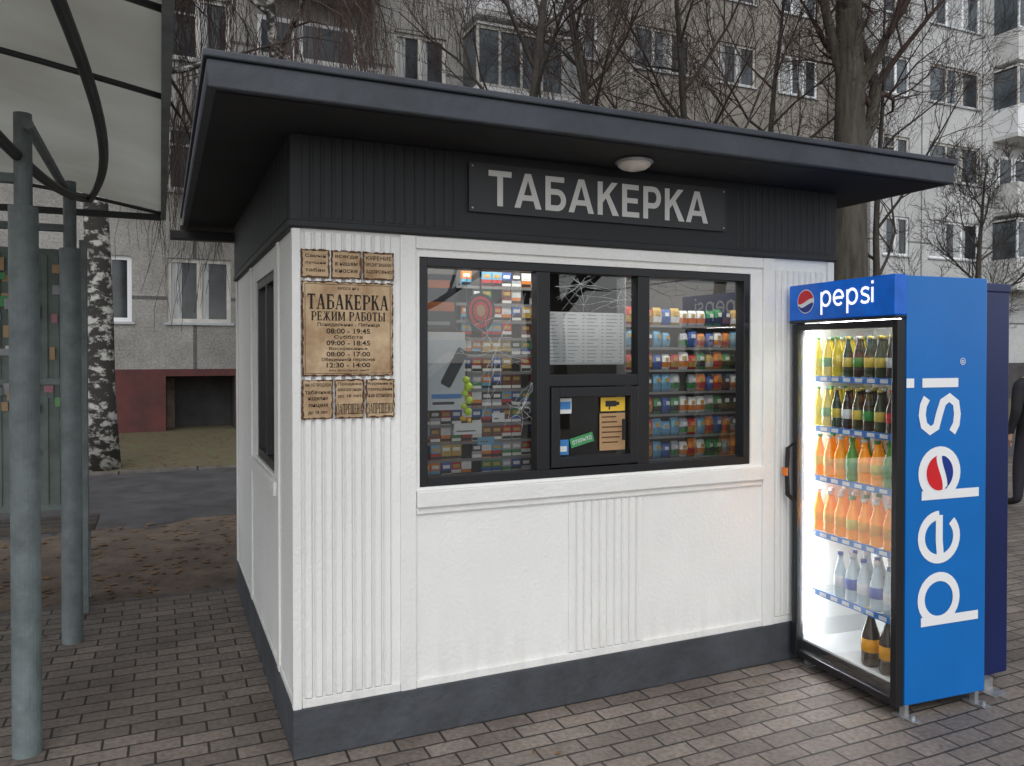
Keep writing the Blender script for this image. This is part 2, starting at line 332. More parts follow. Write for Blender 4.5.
def globe(mb,c,r,R,U):
    c=Vector(c);R=Vector(R);U=Vector(U);N=R.cross(U)
    f=lambda p,l:c+R*p[0]*r+U*p[1]*r+N*l
    mb.poly([f((math.cos(t*math.pi/20),math.sin(t*math.pi/20)),.001) for t in range(40)],'white_l')
    top=[(.93*math.cos(math.radians(a)),.93*math.sin(math.radians(a))) for a in range(10,186,8)]
    wave=[(-.9+1.8*i/14, .02+.22*math.sin(-1.9+ (i/14)*3.6)) for i in range(15)]
    mb.poly([f(p,.002) for p in top+wave],'red_l')
    bot=[(.93*math.cos(math.radians(a)),.93*math.sin(math.radians(a))) for a in range(200,352,8)]
    wave2=[(.88-1.7*i/14, -.33+.2*math.sin(1.5-(i/14)*3.4)) for i in range(15)]
    mb.poly([f(p,.002) for p in bot+wave2],'blue_l')
def pepsi(mb,O,R,U,ux,uy,sw,gl,k='white_l'):
    def P(x,pts): return [((x+a)*ux,b*uy) for a,b in pts]
    def p(x):
        stroke(mb,P(x,[(0,.98),(0,-.6)]),sw,O,R,U,k,lift=.001); stroke(mb,P(x,arc(.47,.5,.47,.48,0,360)[:-1]),sw,O,R,U,k,True,lift=.0014)
    p(0)
    stroke(mb,P(1.32,arc(.47,.5,.47,.48,0,315)),sw,O,R,U,k,lift=.001); stroke(mb,P(1.32,[(0,.46),(.4,.5),(.94,.5)]),sw,O,R,U,k,lift=.0014)
    p(2.7)
    if gl: globe(mb,Vector(O)+Vector(R)*(3.17*ux)+Vector(U)*(.5*uy)+Vector(R).cross(Vector(U))*.001,.085,R,U)
    stroke(mb,P(4.0,[(.78,.86),(.62,.95),(.42,.98),(.2,.93),(.08,.76),(.16,.6),(.42,.52),(.68,.42),(.78,.24),(.66,.06),(.42,.02),(.2,.05),(.03,.16)]),sw,O,R,U,k,lift=.001)
    stroke(mb,P(5.1,[(0,0),(0,.98)]),sw,O,R,U,k,lift=.001); stroke(mb,P(5.1,[(0,1.2),(0,1.4)]),sw,O,R,U,k,lift=.001)

# ------------------------------------------------------------ setting: ground
def sheet(name,x0,y0,x1,y1,z,k,**p):
    mb=MB(); mb.poly([(x0,y0,z),(x1,y0,z),(x1,y1,z),(x0,y1,z)],k); return mb.build(name,kind='structure',**p)
sheet('ground',-150,-150,250,250,-.06,'ground')
re=random.Random(9); mb=MB(); pts=[(-30,2.5,-.02),(60,2.5,-.02)]; x=60
while x>-30: pts.append((x,5.15+re.uniform(-.18,.18)+.25*math.sin(x*.9),-.02)); x-=.35
mb.poly(pts,'soil'); mb.build('soil_strip',kind='structure')
sheet('road',-60,4.55,80,9.0,-.03,'asphalt')
mb=MB(); pts=[(80,16,-.012),(-60,16,-.012)]; x=-60
while x<80: pts.append((x,8.95+re.uniform(-.1,.1),-.012)); x+=.4
mb.poly(pts,'grass'); mb.build('grass_verge',kind='structure')
mb=MB()
mb.poly([(-30,-30,0),(40,-30,0),(40,2.5,0),(-30,2.5,0)],'paver'); mb.poly([(2.9,2.5,0),(40,2.5,0),(40,4.4,0),(2.9,4.4,0)],'paver')
mb.build('pavement',kind='structure')
mb=MB(); x=-30
while x<2.8: mb.box(x,2.5,-.1,x+.98,2.56,.004,'kerb'); x+=1.0
mb.build('pavement_kerb',kind='structure',bevel=.006)
mb=MB(); x=-30
while x<60:
    z=re.uniform(-.005,.03); mb.box(x,8.8,-.1,x+.985,8.92,z,'kerb'); x+=1.0
mb.build('road_kerb',kind='structure',bevel=.01)
mb=MB(); rl=random.Random(2)
for i in range(2600):
    if i<140: x,y,z=rl.uniform(-3,6),rl.uniform(-2.4,2.4),.004
    elif i<1100: x,y,z=rl.uniform(-6,1),rl.uniform(2.55,5.2),-.014
    else: x,y,z=rl.uniform(-7,4),rl.uniform(9,14.8),-.004
    if -.05<x<2.9 and -.05<y<2.6: continue
    s=rl.uniform(.008,.022) if i<140 else rl.uniform(.02,.05); a=rl.uniform(0,6.3); ca,sa=math.cos(a)*s,math.sin(a)*s
    mb.poly([(x+ca,y+sa,z+rl.uniform(0,.012)),(x-sa*.5,y+ca*.5,z+.003),(x-ca,y-sa,z+rl.uniform(0,.012)),(x+sa*.5,y-ca*.5,z)],'leaf')
mb.build('fallen_leaves',kind='stuff',label='scattered dry brown leaves on paving and earth',category='leaves')
# ------------------------------------------------------------ kiosk
K=empty('kiosk',(0,0,0),label='white painted kiosk with dark flat roof and counter window',category='kiosk')
W=2.815; D=2.48; ZT=2.10
mb=MB(); mb.box(-.012,-.012,0,W+.012,D+.012,.2,'plinth'); mb.build('plinth',K,bevel=.006)
mb=MB()
win=(.51,2.272,1.042,2.013); swin=(.62,1.38,1.042,2.0)
mb.holes(0,W,.2,ZT,[win],lambda u,v,d:(u,d,v),.09,'white')
mb.holes(0,D,.2,ZT,[swin],lambda u,v,d:(d,u,v),.09,'white')
mb.poly([(W,0,.2),(W,D,.2),(W,D,ZT),(W,0,ZT)],'white'); mb.poly([(0,D,.2),(W,D,.2),(W,D,ZT),(0,D,ZT)],'white')
mb.build('wall',K)
mb=MB()
for a,b in [(-.012,.022),(.425,.492),(2.345,2.42),(W-.03,W+.012)]:
    mb.box(a,-.014,.2,b,0 if a>-.01 else .022,ZT-.003,'white2')
mb.box(.024,-.010,.2,.424,-.0005,.235,'white2'); mb.box(.493,-.010,.2,2.344,-.0005,.235,'white2'); mb.box(2.421,-.010,.2,W-.031,-.0005,.235,'white2')
mb.box(.493,-.012,2.045,2.344,-.0005,ZT-.004,'white2')
for a,b in [(.4,.46),(1.52,1.6),(D-.035,D+.01)]:
    mb.box(-.012,a,.2,-.0005,b,ZT-.003,'white2')
mb.box(-.009,.023,.2,-.0006,D-.036,.235,'white2')
mb.build('wall_trim',K,bevel=.003)
mb=MB(); mb.box(.494,-.026,.96,2.343,.0,1.03,'white2'); mb.box(.494,-.012,.93,2.343,-.0006,.9595,'white2')
mb.build('window_sill',K,bevel=.005)
mb=MB(); mb.box(-.024,.47,.965,.0,1.51,1.03,'white2'); mb.build('window_sill',K,bevel=.005)
def ribbed(x0,x1,z0,z1,name,k='white',y=-.002,pitch=.0405,pr=.011,axis='x'):
    mb=MB(); n=max(1,round((x1-x0)/pitch)); p=(x1-x0)/n
    for i in range(n):
        a=x0+i*p
        pts=[(a+.004,0),(a+.010,-pr),(a+p-.010,-pr),(a+p-.004,0)]
        for (u,d),(u2,d2) in zip(pts,pts[1:]):
            if axis=='x': mb.poly([(u,y+d,z0),(u2,y+d2,z0),(u2,y+d2,z1),(u,y+d,z1)],k)
            else: mb.poly([(y+d,u,z0),(y+d2,u2,z0),(y+d2,u2,z1),(y+d,u,z1)],k)
        e=[(u,y+d) if axis=='x' else (y+d,u) for u,d in pts]
        mb.poly([(a_,b_,z0) for a_,b_ in e],k); mb.poly([(a_,b_,z1) for a_,b_ in e],k)
    return mb.build(name,K)
ribbed(.03,.39,.24,2.085,'ribbed_panel'); ribbed(1.214,1.619,.24,.925,'ribbed_panel'); ribbed(2.43,2.78,.24,2.04,'ribbed_panel')
def frame(mb,x0,x1,z0,z1,t,y0,y1,k='blackframe'):
    mb.box(x0,y0,z0,x0+t,y1,z1,k); mb.box(x1-t,y0,z0,x1,y1,z1,k); mb.box(x0+t,y0,z0,x1-t,y1,z0+t,k); mb.box(x0+t,y0,z1-t,x1-t,y1,z1,k)
WN=MB(); frame(WN,.511,2.271,1.043,2.012,.038,.005,.07)
WN.box(1.062,.0055,1.081,1.127,.069,1.974,'blackframe'); WN.box(1.598,.0055,1.081,1.662,.069,1.974,'blackframe'); WN.box(1.127,.006,1.455,1.598,.068,1.51,'blackframe')
wobj=WN.build('window',K,bevel=.003)
mb=MB(); frame(mb,1.13,1.595,1.088,1.452,.045,-.004,.05); mb.box(1.50,-.02,1.2,1.512,-.004,1.30,'blackframe'); mb.build('service_hatch_frame',wobj,origin=(0,0,0),bevel=.003)
mb=MB()
for a,b,c,d in [(.549,1.062,1.081,1.974),(1.127,1.598,1.51,1.974),(1.662,2.233,1.081,1.974),(1.175,1.55,1.133,1.407)]:
    mb.poly([(a,.04,c),(b,.04,c),(b,.04,d),(a,.04,d)],'glass')
mb.build('window_pane',wobj,origin=(0,0,0))
def crack(cx,cz_,R0,n,seed,bx,sq=1.0):
    rc=random.Random(seed); mb=MB(); rays=[]
    ins=lambda x,z: bx[0]<=x<=bx[1] and bx[2]<=z<=bx[3]
    for i in range(n):
        a=2*math.pi*i/n+rc.uniform(-.3,.3); L_=R0*rc.uniform(.45,1.35); p=[(cx,cz_)]
        for s in range(7):
            a+=rc.uniform(-.3,.3); q=(p[-1][0]+math.cos(a)*L_/7,p[-1][1]+sq*math.sin(a)*L_/7)
            if not ins(*q): break
            p.append(q)
        rays.append(p)
        if len(p)>1: mb.tube([(u,.0375,v) for u,v in p],[max(.0004,.001-.00009*j) for j in range(len(p))],3,'crack',cap=False)
    for i in range(n):
        for s in (1,2,3,5):
            if rc.random()<.5 and len(rays[i])>s and len(rays[(i+1)%n])>s:
                a,b=rays[i][s],rays[(i+1)%n][s]; m=((a[0]+b[0])/2+rc.uniform(-.012,.012),(a[1]+b[1])/2+rc.uniform(-.012,.012))
                mb.tube([(u,.0375,v) for u,v in (a,m,b)],[.0006]*3,3,'crack',cap=False)
    mb.build('glass_crack',wobj,origin=(0,0,0))
crack(.875,1.62,.30,14,4,(.552,1.060,1.083,1.972)); crack(1.30,1.93,.38,11,9,(1.129,1.596,1.512,1.972),.6); crack(1.50,1.86,.2,8,22,(1.129,1.596,1.512,1.972),.7); crack(1.0,1.36,.14,8,12,(.552,1.060,1.083,1.972))
mb=MB()
def yb(y0,y1,z0,z1,x0=.01,x1=.06): mb.box(x0,y0,z0,x1,y1,z1,'blackframe')
yb(.621,.665,1.043,1.999);yb(1.335,1.379,1.043,1.999);yb(.665,1.335,1.043,1.087);yb(.665,1.335,1.956,1.999);yb(.98,1.02,1.087,1.956)
sw=mb.build('window',K,bevel=.003)
mb=MB(); mb.poly([(.035,.66,1.08),(.035,1.34,1.08),(.035,1.34,1.96),(.035,.66,1.96)],'glass'); mb.build('window_pane',sw,origin=(0,0,0))
mb=MB()
mb.poly([(.1,2.3,.3),(2.7,2.3,.3),(2.7,2.3,2.09),(.1,2.3,2.09)],'interior'); mb.poly([(.1,.1,.9),(2.7,.1,.9),(2.7,2.3,.9),(.1,2.3,.9)],'interior')
mb.poly([(.1,.1,2.092),(2.7,.1,2.092),(2.7,2.3,2.092),(.1,2.3,2.092)],'interior'); mb.poly([(2.7,.1,.9),(2.7,2.3,.9),(2.7,2.3,2.09),(2.7,.1,2.09)],'interior')
mb.build('interior_lining',K)
mb=MB(); mb.box(-.02,-.02,ZT,W+.02,D+.02,2.468,'darkband'); mb.box(-.026,-.026,2.102,W+.026,D+.026,2.13,'darkband')
mb.build('upper_band',K,bevel=.004)
for a,b in [(0.02,.66),(2.16,W-.02)]: ribbed(a,b,2.14,2.46,'ribbed_band','darkband',y=-.0208,pitch=.043,pr=.003)
ribbed(.02,D-.02,2.14,2.46,'ribbed_band','darkband',y=-.0208,pitch=.043,pr=.003,axis='y')
rx0,rx1,ry0,ry1=-.34,3.21,-.43,2.85
mb=MB(); mb.box(rx0,ry0,2.47,rx1,ry1,2.565,'roofedge'); mb.box(rx0-.012,ry0-.012,2.5655,rx1+.012,ry1+.012,2.592,'roofedge')
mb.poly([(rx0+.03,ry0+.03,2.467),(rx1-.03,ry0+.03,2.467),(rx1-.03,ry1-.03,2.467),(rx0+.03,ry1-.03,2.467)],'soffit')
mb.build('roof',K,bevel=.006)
mb=MB(); mb.box(-.42,2.50,2.37,.3,2.58,2.43,'black'); mb.box(-.36,2.53,2.43,-.34,2.55,2.469,'black'); mb.build('gutter',K,bevel=.004)
mb=MB(); mb.lathe([(.082,0),(.085,-.012),(.078,-.014)],28,'steel',(1.446,-.19,2.466)); mb.lathe([(.076,-.0145),(.072,-.026),(.055,-.038),(.03,-.045),(.004,-.048)],28,'lampglass',(1.446,-.19,2.466))
mb.build('ceiling_lamp',K,smooth=True)
# sign
SG=empty('shop_sign',(1.41,-.035,2.215),label='dark rectangular shop sign with light grey capital letters above window',category='sign')
mb=MB(); mb.box(.722,-.036,2.215,2.08,-.0265,2.42,'signplate'); frame(mb,.719,2.083,2.212,2.423,.006,-.038,-.0263,'signplate')
for x in (.735,2.067):
    for z in (2.228,2.407): mb.tube([(x,-.036,z),(x,-.039,z)],[.004,.004],8,'steel')
mb.build('sign_plate',SG)
sanstext(SG,'ТАБАКЕРКА',.805,1.97,2.243,.152,-.0385,'signletter')
# opening hours board
PB=empty('opening_hours_board',(.2,-.02,1.34),label='aged parchment style opening hours board in several tiles on kiosk wall',category='notice board')
mb=MB()
tiles=[(.022,.133,1.905,2.017),(.140,.260,1.905,2.017),(.267,.396,1.905,2.017),(.024,.392,1.515,1.893),(.024,.146,1.345,1.502),(.153,.270,1.345,1.502),(.277,.398,1.345,1.502)]
rnd=random.Random(3)
for a,b,c,d in tiles:
    for e,k,y in [(0,'paperedge',-.017),(.006,'paper',-.0195)]:
        pts=[]
        def edge(p,q):
            n=int(max(abs(q[0]-p[0]),abs(q[1]-p[1]))/.012)+2
            for i in range(n): t=i/n; pts.append((p[0]+(q[0]-p[0])*t+rnd.uniform(-.003,.003),p[1]+(q[1]-p[1])*t+rnd.uniform(-.003,.003)))
        A,B,C,Dd=a+e,b-e,c+e,d-e
        edge((A,C),(B,C));edge((B,C),(B,Dd));edge((B,Dd),(A,Dd));edge((A,Dd),(A,C))
        mb.poly([(u,y,v) for u,v in pts],k)
    mb.box(a+.006,-.0165,c+.006,b-.006,-.004,d-.006,'paperedge')
frame(mb,.036,.380,1.526,1.882,.0018,-.0203,-.0196,'ink')
mb.build('board_panel',PB)
mb=MB(); slab(mb,'ТАБАКЕРКА',.045,.371,1.782,.06,-.0206); mb.build('lettering',PB)
mb=MB(); slab(mb,'РЕЖИМ РАБОТЫ',.06,.358,1.737,.036,-.0206); mb.build('lettering',PB)
mb=MB(); slab(mb,'ЗАПРЕЩЕНА',.161,.263,1.362,.042,-.0206); mb.build('lettering',PB)
mb=MB(); slab(mb,'ЗАПРЕЩЕНО',.285,.39,1.362,.042,-.0206); mb.build('lettering',PB)
def pt(t,x0,x1,z,h,off=.0):
    textmesh(t,(x0,-.0206,z),(1,0,0),(0,0,1),x1-x0,h,'ink','lettering',PB,off=off)
pt('КИОСК № 5',.165,.25,1.860,.012,.015)
pt('Понедельник - Пятница',.085,.335,1.712,.017,.01); pt('08:00 - 19:45',.12,.295,1.685,.021,.015)
pt('Суббота',.15,.265,1.662,.017,.01); pt('09:00 - 18:45',.12,.295,1.638,.02,.015); pt('Воскресенье',.13,.285,1.617,.015,.01); pt('08:00 - 17:00',.12,.295,1.594,.019,.015)
pt('Обеденный перерыв',.1,.315,1.573,.016,.01); pt('12:30 - 14:00',.12,.295,1.550,.019,.015); pt('без выходных дней',.13,.29,1.533,.011)
for i,t in enumerate(['МЫ НЕ ПРОДАЕМ','табачные','изделия','лицам','до 18 лет']): pt(t,.036+(.012 if i>1 else 0),.136-(.012 if i>1 else 0),1.472-i*.027,.016,.012)
for i,t in enumerate(['Продажа','алкоголя лицам','до 18 лет']): pt(t,.164,.26,1.476-i*.024,.014,.01)
for i,t in enumerate(['Курение в','помещении','и на остановке']): pt(t,.288,.387,1.476-i*.024,.014,.01)
for i,t in enumerate(['Самый','лучший','табак']): pt(t,.038,.118,1.985-i*.028,.014,.01)
for i,t in enumerate(['всегда','в нашем','киоске']): pt(t,.155,.245,1.985-i*.028,.014,.01)
for i,t in enumerate(['КУРЕНИЕ','ВРЕДИТ ВАШЕМУ','ЗДОРОВЬЮ']): pt(t,.279,.385,1.985-i*.028,.016,.012)
# ------------------------------------------------------------ goods in the kiosk
pal=[('pk_red',(.40,.02,.02)),('pk_blue',(.03,.08,.30)),('pk_white',(.62,.62,.60)),('pk_green',(.04,.20,.06)),('pk_gold',(.42,.27,.06)),('pk_black',(.02,.02,.022)),('pk_sky',(.13,.32,.48)),('pk_silver',(.30,.31,.34)),('pk_orange',(.6,.18,.02)),('pk_brown',(.14,.05,.03))]
for n,c in pal: flat(n,c)
def packmesh(i):
    a=pal[i][0]; b=pal[(i*3+2)%10][0]; mb=MB(); w,d,h=.0235,.010,.034
    mb.box(-w,-d,0,w,d,h*.95,b); mb.box(-w-.0005,-d-.0005,h*.95,w+.0005,d+.0005,h*2,a); mb.box(-w*.7,-d-.0012,h*1.2,w*.7,-d-.0006,h*1.65,'pk_white' if i%3 else 'pk_gold'); mb.box(-w*.98,-d-.0012,.004,w*.98,-d-.0006,h*.5,'pk_white' if i%2 else 'pk_black')
    ob=mb.build('cigarette_pack'); me=ob.data; bpy.data.objects.remove(ob); return me
packs=[packmesh(i) for i in range(10)]
def bagmesh(i):
    a=pal[i][0]; b=pal[(i*7+4)%10][0]; mb=MB()
    prof=[(-.024,.0,.002),(-.026,.014,.01),(-.027,.045,.015),(-.026,.075,.01),(-.024,.09,.002)]
    for (x,z,d),(x2,z2,d2),k in zip(prof,prof[1:],[a,b,a,a]):
        mb.poly([(x,-d,z),(0,-d*1.6,z),(0,-d2*1.6,z2),(x2,-d2,z2)],k); mb.poly([(0,-d*1.6,z),(-x,-d,z),(-x2,-d2,z2),(0,-d2*1.6,z2)],k)
        mb.poly([(x,d,z),(-x,d,z),(-x2,d2,z2),(x2,d2,z2)],k); mb.poly([(x,-d,z),(x,d,z),(x2,d2,z2),(x2,-d2,z2)],k); mb.poly([(-x,-d,z),(-x,d,z),(-x2,d2,z2),(-x2,-d2,z2)],k)
    mb.box(-.012,-.026,.05,.012,-.0245,.07,'pk_white' if i%2 else 'pk_gold')
    ob=mb.build('snack_bag',smooth=False); me=ob.data; bpy.data.objects.remove(ob); return me
bags=[bagmesh(i) for i in range(10)]
flat('po_white',(.68,.69,.69),.6)
def rack(x0,x1,y,zs,lab,back='interior'):
    R=empty('shelf_rack',((x0+x1)/2,y,1.0),label=lab,category='shelf')
    mb=MB()
    for z in zs:
        mb.box(x0,y-.028,z-.006,x1,y+.05,z,'shelf'); mb.box(x0,y-.031,z-.012,x1,y-.0285,z+.001,'shelf')
    mb.build('shelf_board',R)
    mb=MB(); mb.box(x0,y+.052,.95,x1,y+.06,2.0,back); mb.box(x0-.006,y-.03,.95,x0,y+.05,2.0,'shelf'); mb.box(x1,y-.03,.95,x1+.006,y+.05,2.0,'shelf'); mb.build('rack_back',R)
zsL=[1.04+.080*i for i in range(12)]; zsR=[1.05+.118*i for i in range(7)]
rack(.58,1.20,.26,zsL,'grey display rack full of cigarette packs behind kiosk window')
rack(1.72,2.50,.34,zsR,'grey display rack of colourful snack bags behind kiosk window')
rp=random.Random(11)
def put(me,name,x,y,z,lab,cat,grp,rz=0,sc=None):
    o=bpy.data.objects.new(name,me); COL.objects.link(o); o.location=(x,y,z); o.rotation_euler=(0,0,rz); o['label']=lab;o['category']=cat;o['group']=grp
    if sc: o.scale=sc
    return o
for r,z in enumerate(zsL):
    for c in range(12):
        x=.608+c*.0505
        if x<.78 and r>3: continue
        if rp.random()<.08: continue
        i=rp.choice([(r*3+c//2)%10,rp.randint(0,9)])
        put(packs[i],'cigarette_pack',x,.243+rp.uniform(-.004,.004),z,'small coloured cigarette pack on display shelf','cigarette pack','cigarette packs on kiosk rack',rp.uniform(-.05,.05))
for r,z in enumerate(zsR):
    for c in range(13):
        if rp.random()<.06: continue
        i=rp.choice([(r*5+c//3)%10,rp.randint(0,9)])
        s=rp.uniform(.85,1.08); put(bags[i],'snack_bag',1.75+c*.057,.33,z+.001,'small bright snack bag standing on display shelf','snack bag','snack bags on kiosk rack',rp.uniform(-.2,.2),(s,1,s))
flat('po_grey',(.55,.59,.62));flat('po_orange',(.55,.15,.04));flat('po_dark',(.02,.024,.035));flat('po_green',(.05,.28,.10));flat('po_yellow',(.75,.48,.04));flat('po_lime',(.55,.75,.05));flat('po_blue',(.04,.2,.5));flat('po_tan',(.42,.26,.13));flat('po_red',(.5,.012,.02))
P1=empty('phone_poster',(.6,.07,1.3),label='pale grey advertising poster showing a dark handset behind glass',category='poster')
mb=MB(); mb.box(.552,.070,1.36,.74,.074,1.70,'po_grey'); mb.box(.552,.0695,1.665,.74,.0699,1.70,'po_white')
def rr4(cx,cz,w,h,rot,y,k):
    c,s_=math.cos(rot),math.sin(rot); o=[(-w,-h*.9),(-w*.8,-h),(w*.8,-h),(w,-h*.9),(w,h*.9),(w*.8,h),(-w*.8,h),(-w,h*.9)]
    mb.poly([(cx+a*c-b*s_,y,cz+a*s_+b*c) for a,b in o],k)
rr4(.69,1.545,.026,.09,-.5,.0685,'po_dark'); rr4(.62,1.56,.019,.075,-.9,.0680,'po_white'); rr4(.655,1.42,.07,.010,0,.068,'po_blue'); rr4(.64,1.39,.05,.006,0,.068,'pk_black'); mb.build('poster_sheet',P1)
P2=empty('orange_poster',(.6,.07,1.72),label='orange and dark advertising poster behind glass',category='poster')
mb=MB(); mb.box(.552,.070,1.712,.70,.074,1.95,'po_dark'); mb.box(.56,.069,1.79,.69,.0698,1.83,'po_orange'); mb.box(.57,.069,1.89,.67,.0698,1.925,'po_orange'); mb.box(.565,.069,1.73,.67,.0698,1.745,'pk_silver'); mb.build('poster_sheet',P2)
P3=empty('round_badge',(.84,.07,1.72),label='red shield shaped badge with dark rim hanging behind glass',category='badge')
mb=MB()
for s,y,k in [(1,.072,'po_dark'),(.8,.070,'po_red'),(.62,.0695,'po_dark'),(.52,.069,'po_red'),(.3,.068,'po_tan')]:
    pts=[(math.cos(t*math.pi/16)*.07*s,math.sin(t*math.pi/16)*(.075 if math.sin(t*math.pi/16)>0 else .1)*s) for t in range(32)]
    mb.poly([(.815+a,y,1.80+b) for a,b in pts],k)
mb.box(.811,.072,1.875,.819,.074,1.97,'po_dark'); mb.build('badge_plate',P3)
P4=empty('price_list',(1.36,.07,1.55),label='wide white printed price list taped inside the window',category='notice')
mb=MB()
mb.box(1.135,.066,1.555,1.555,.068,1.80,'po_white')
for j in range(4):
    a=1.145+j*.103
    for i in range(14):
        z=1.785-i*.0165
        mb.box(a,.0652,z,a+.03+.035*rp.random(),.0656,z+.004,'pk_silver'); mb.box(a+.078,.0652,z,a+.09,.0656,z+.004,'pk_silver')
mb.build('paper_sheet',P4)
P5=empty('open_sign',(1.3,.03,1.2),label='small green open sign in the service hatch',category='sign')
mb=MB(); mb.box(-.062,0,-.022,.062,.002,.022,'po_green'); o=mb.build('sign_plate',P5,origin=(0,0,0)); 
ORI[P5.name]=Vector((0,0,0)); textmesh('ОТКРЫТО',(-.052,-.0015,-.01),(1,0,0),(0,0,1),.104,.02,'po_white','lettering',P5,off=.01)
o.location=(0,0,0); P5.location=(1.305,.03,1.205); P5.rotation_euler=(0,math.radians(-14),0)
P6=empty('camera_notice',(1.45,.03,1.15),label='brown notice topped with yellow camera pictogram in the service hatch',category='notice')
mb=MB(); mb.box(1.40,.03,1.15,1.54,.032,1.325,'po_tan'); mb.box(1.405,.0285,1.335,1.538,.0298,1.40,'po_yellow'); mb.box(1.43,.027,1.357,1.49,.028,1.384,'pk_black'); mb.box(1.49,.027,1.363,1.506,.028,1.378,'pk_black'); mb.box(1.448,.027,1.342,1.455,.028,1.357,'pk_black')
for i in range(6): mb.box(1.412,.0285,1.305-i*.024,1.412+.11*(.7+.3*rp.random()),.0293,1.311-i*.024,'paperedge')
mb.build('notice_sheet',P6)
P7=empty('payment_stickers',(1.2,.03,1.2),label='small blue and white payment stickers on the hatch glass',category='sticker')
mb=MB(); mb.box(1.18,.03,1.33,1.25,.032,1.40,'po_white'); mb.box(1.185,.0285,1.35,1.245,.0295,1.385,'po_blue'); mb.build('sticker_sheet',P7)
mb=MB(); mb.box(1.18,.03,1.14,1.235,.032,1.21,'po_blue'); mb.box(1.19,.0285,1.155,1.225,.0295,1.18,'po_white'); mb.build('sticker_sheet',P7)
P8=empty('lime_toy',(.74,.07,1.3),label='yellow green dangling toy hanging in the window',category='toy')
mb=MB()
for cx,cz_,r in [(.745,1.49,.016),(.755,1.46,.02),(.74,1.43,.016),(.76,1.40,.017),(.735,1.375,.014),(.755,1.35,.018),(.73,1.32,.012),(.76,1.31,.01)]:
    mb.lathe([(r*math.sin(t*math.pi/8)+.0005,-r*math.cos(t*math.pi/8)) for t in range(9)],12,'po_lime' if r>.013 else 'po_yellow',(cx,.072,cz_))
mb.box(.749,.071,1.49,.751,.073,1.95,'po_dark'); mb.build('toy_body',P8,smooth=True)
P9=empty('price_tags',(.8,.07,1.2),label='white and blue price tags stuck behind the glass',category='notice')
for q in [(.69,.07,1.25,.82,.072,1.30,'po_white'),(.80,.07,1.20,.88,.0715,1.235,'pk_sky'),(.87,.07,1.30,.93,.0715,1.34,'po_white')]:
    mb=MB(); mb.box(*q); mb.box(q[0]+.01,.0685,q[2]+.012,q[3]-.03,.0695,q[2]+.018,'shelf'); mb.build('paper_sheet',P9)

# ------------------------------------------------------------ cooler
ang=math.radians(-4); FO=Vector((2.458,-.725,0))
F=empty('drinks_cooler',FO,label='blue glass door drinks cooler with lit shelves beside the kiosk',category='refrigerator')
F.rotation_euler=(0,0,ang); ORI[F.name]=Vector((0,0,0))
RM=Matrix.Rotation(ang,3,'Z')
def FW(a,b,z): return FO+RM@Vector((a,b,z))
DA,DB=.53,.68
mb=MB()
mb.box(.05,0,.05,DA,.025,1.95,'blue'); mb.box(.05,DB-.025,.05,DA,DB,1.95,'blue'); mb.box(DA-.02,.0255,.05,DA-.001,DB-.0255,1.949,'blue')
mb.box(.05,.0255,.05,DA-.021,DB-.0255,.12,'black'); mb.box(.05,.0255,1.78,DA-.021,DB-.0255,1.949,'blue')
mb.build('cabinet_body',F,bevel=.004)
mb=MB()
mb.box(.053,.0256,.121,DA-.022,.032,1.779,'cwhite'); mb.box(.053,DB-.032,.121,DA-.022,DB-.0256,1.779,'cwhite'); mb.box(DA-.032,.0325,.121,DA-.022,DB-.0325,1.779,'cwhite')
mb.box(.053,.0325,.121,DA-.033,DB-.0325,.13,'cwhite'); mb.box(.053,.0325,1.77,DA-.033,DB-.0325,1.779,'cwhite'); mb.build('inner_lining',F)
mb=MB(); mb.box(-.02,-.002,1.775,.049,DB+.002,1.955,'hdrblue'); mb.box(-.022,-.004,1.762,.049,DB+.004,1.7745,'black'); hd=mb.build('header_panel',F,bevel=.006)
ORI[hd.name]=Vector((0,0,0))
mb=MB(); Rv,Uv=(0,-1,0),(0,0,1)
globe(mb,(-.0225,.555,1.868),.06,Rv,Uv); pepsi(mb,(-.0225,.445,1.838),Rv,Uv,.063,.07,.0132,False,'white_g'); mb.build('header_logo',hd)
mb=MB(); pepsi(mb,(.352,-.0012,.41),(0,0,1),(-1,0,0),.209,.218,.041,True); mb.build('side_logo',F)
textmesh('®',(.395,-.0022,1.555),(0,0,1),(-1,0,0),.032,.032,'white_l','registered_mark',F)
mb=MB()
def fr(a0,a1,b0,b1,z0,z1,t,k): mb.box(a0,b0,z0,a1,b0+t,z1,k); mb.box(a0,b1-t,z0,a1,b1,z1,k); mb.box(a0,b0+t,z0,a1,b1-t,z0+t,k); mb.box(a0,b0+t,z1-t,a1,b1-t,z1,k)
fr(0,.045,.002,DB-.002,.05,1.757,.034,'black'); door=mb.build('door',F,bevel=.004); ORI[door.name]=Vector((0,0,0))
mb=MB(); mb.poly([(.02,.034,.084),(.02,DB-.034,.084),(.02,DB-.034,1.723),(.02,.034,1.723)],'fglass'); mb.build('door_pane',door)
mb=MB(); mb.tube([(0,DB-.02,.85),(-.035,DB-.01,.88),(-.04,DB-.01,1.0),(-.035,DB-.01,1.12),(0,DB-.02,1.15)],[.012]*5,10,'black')
flat('tag_orange',(.8,.2,.02)); mb.box(-.055,DB-.03,.98,-.05,DB+.01,1.02,'tag_orange'); mb.build('handle',door,smooth=False)
SZ=[1.49,1.237,.985,.70,.40]
flat('rail_blue',(.03,.20,.6)); flat('rail_white',(.8,.82,.84))
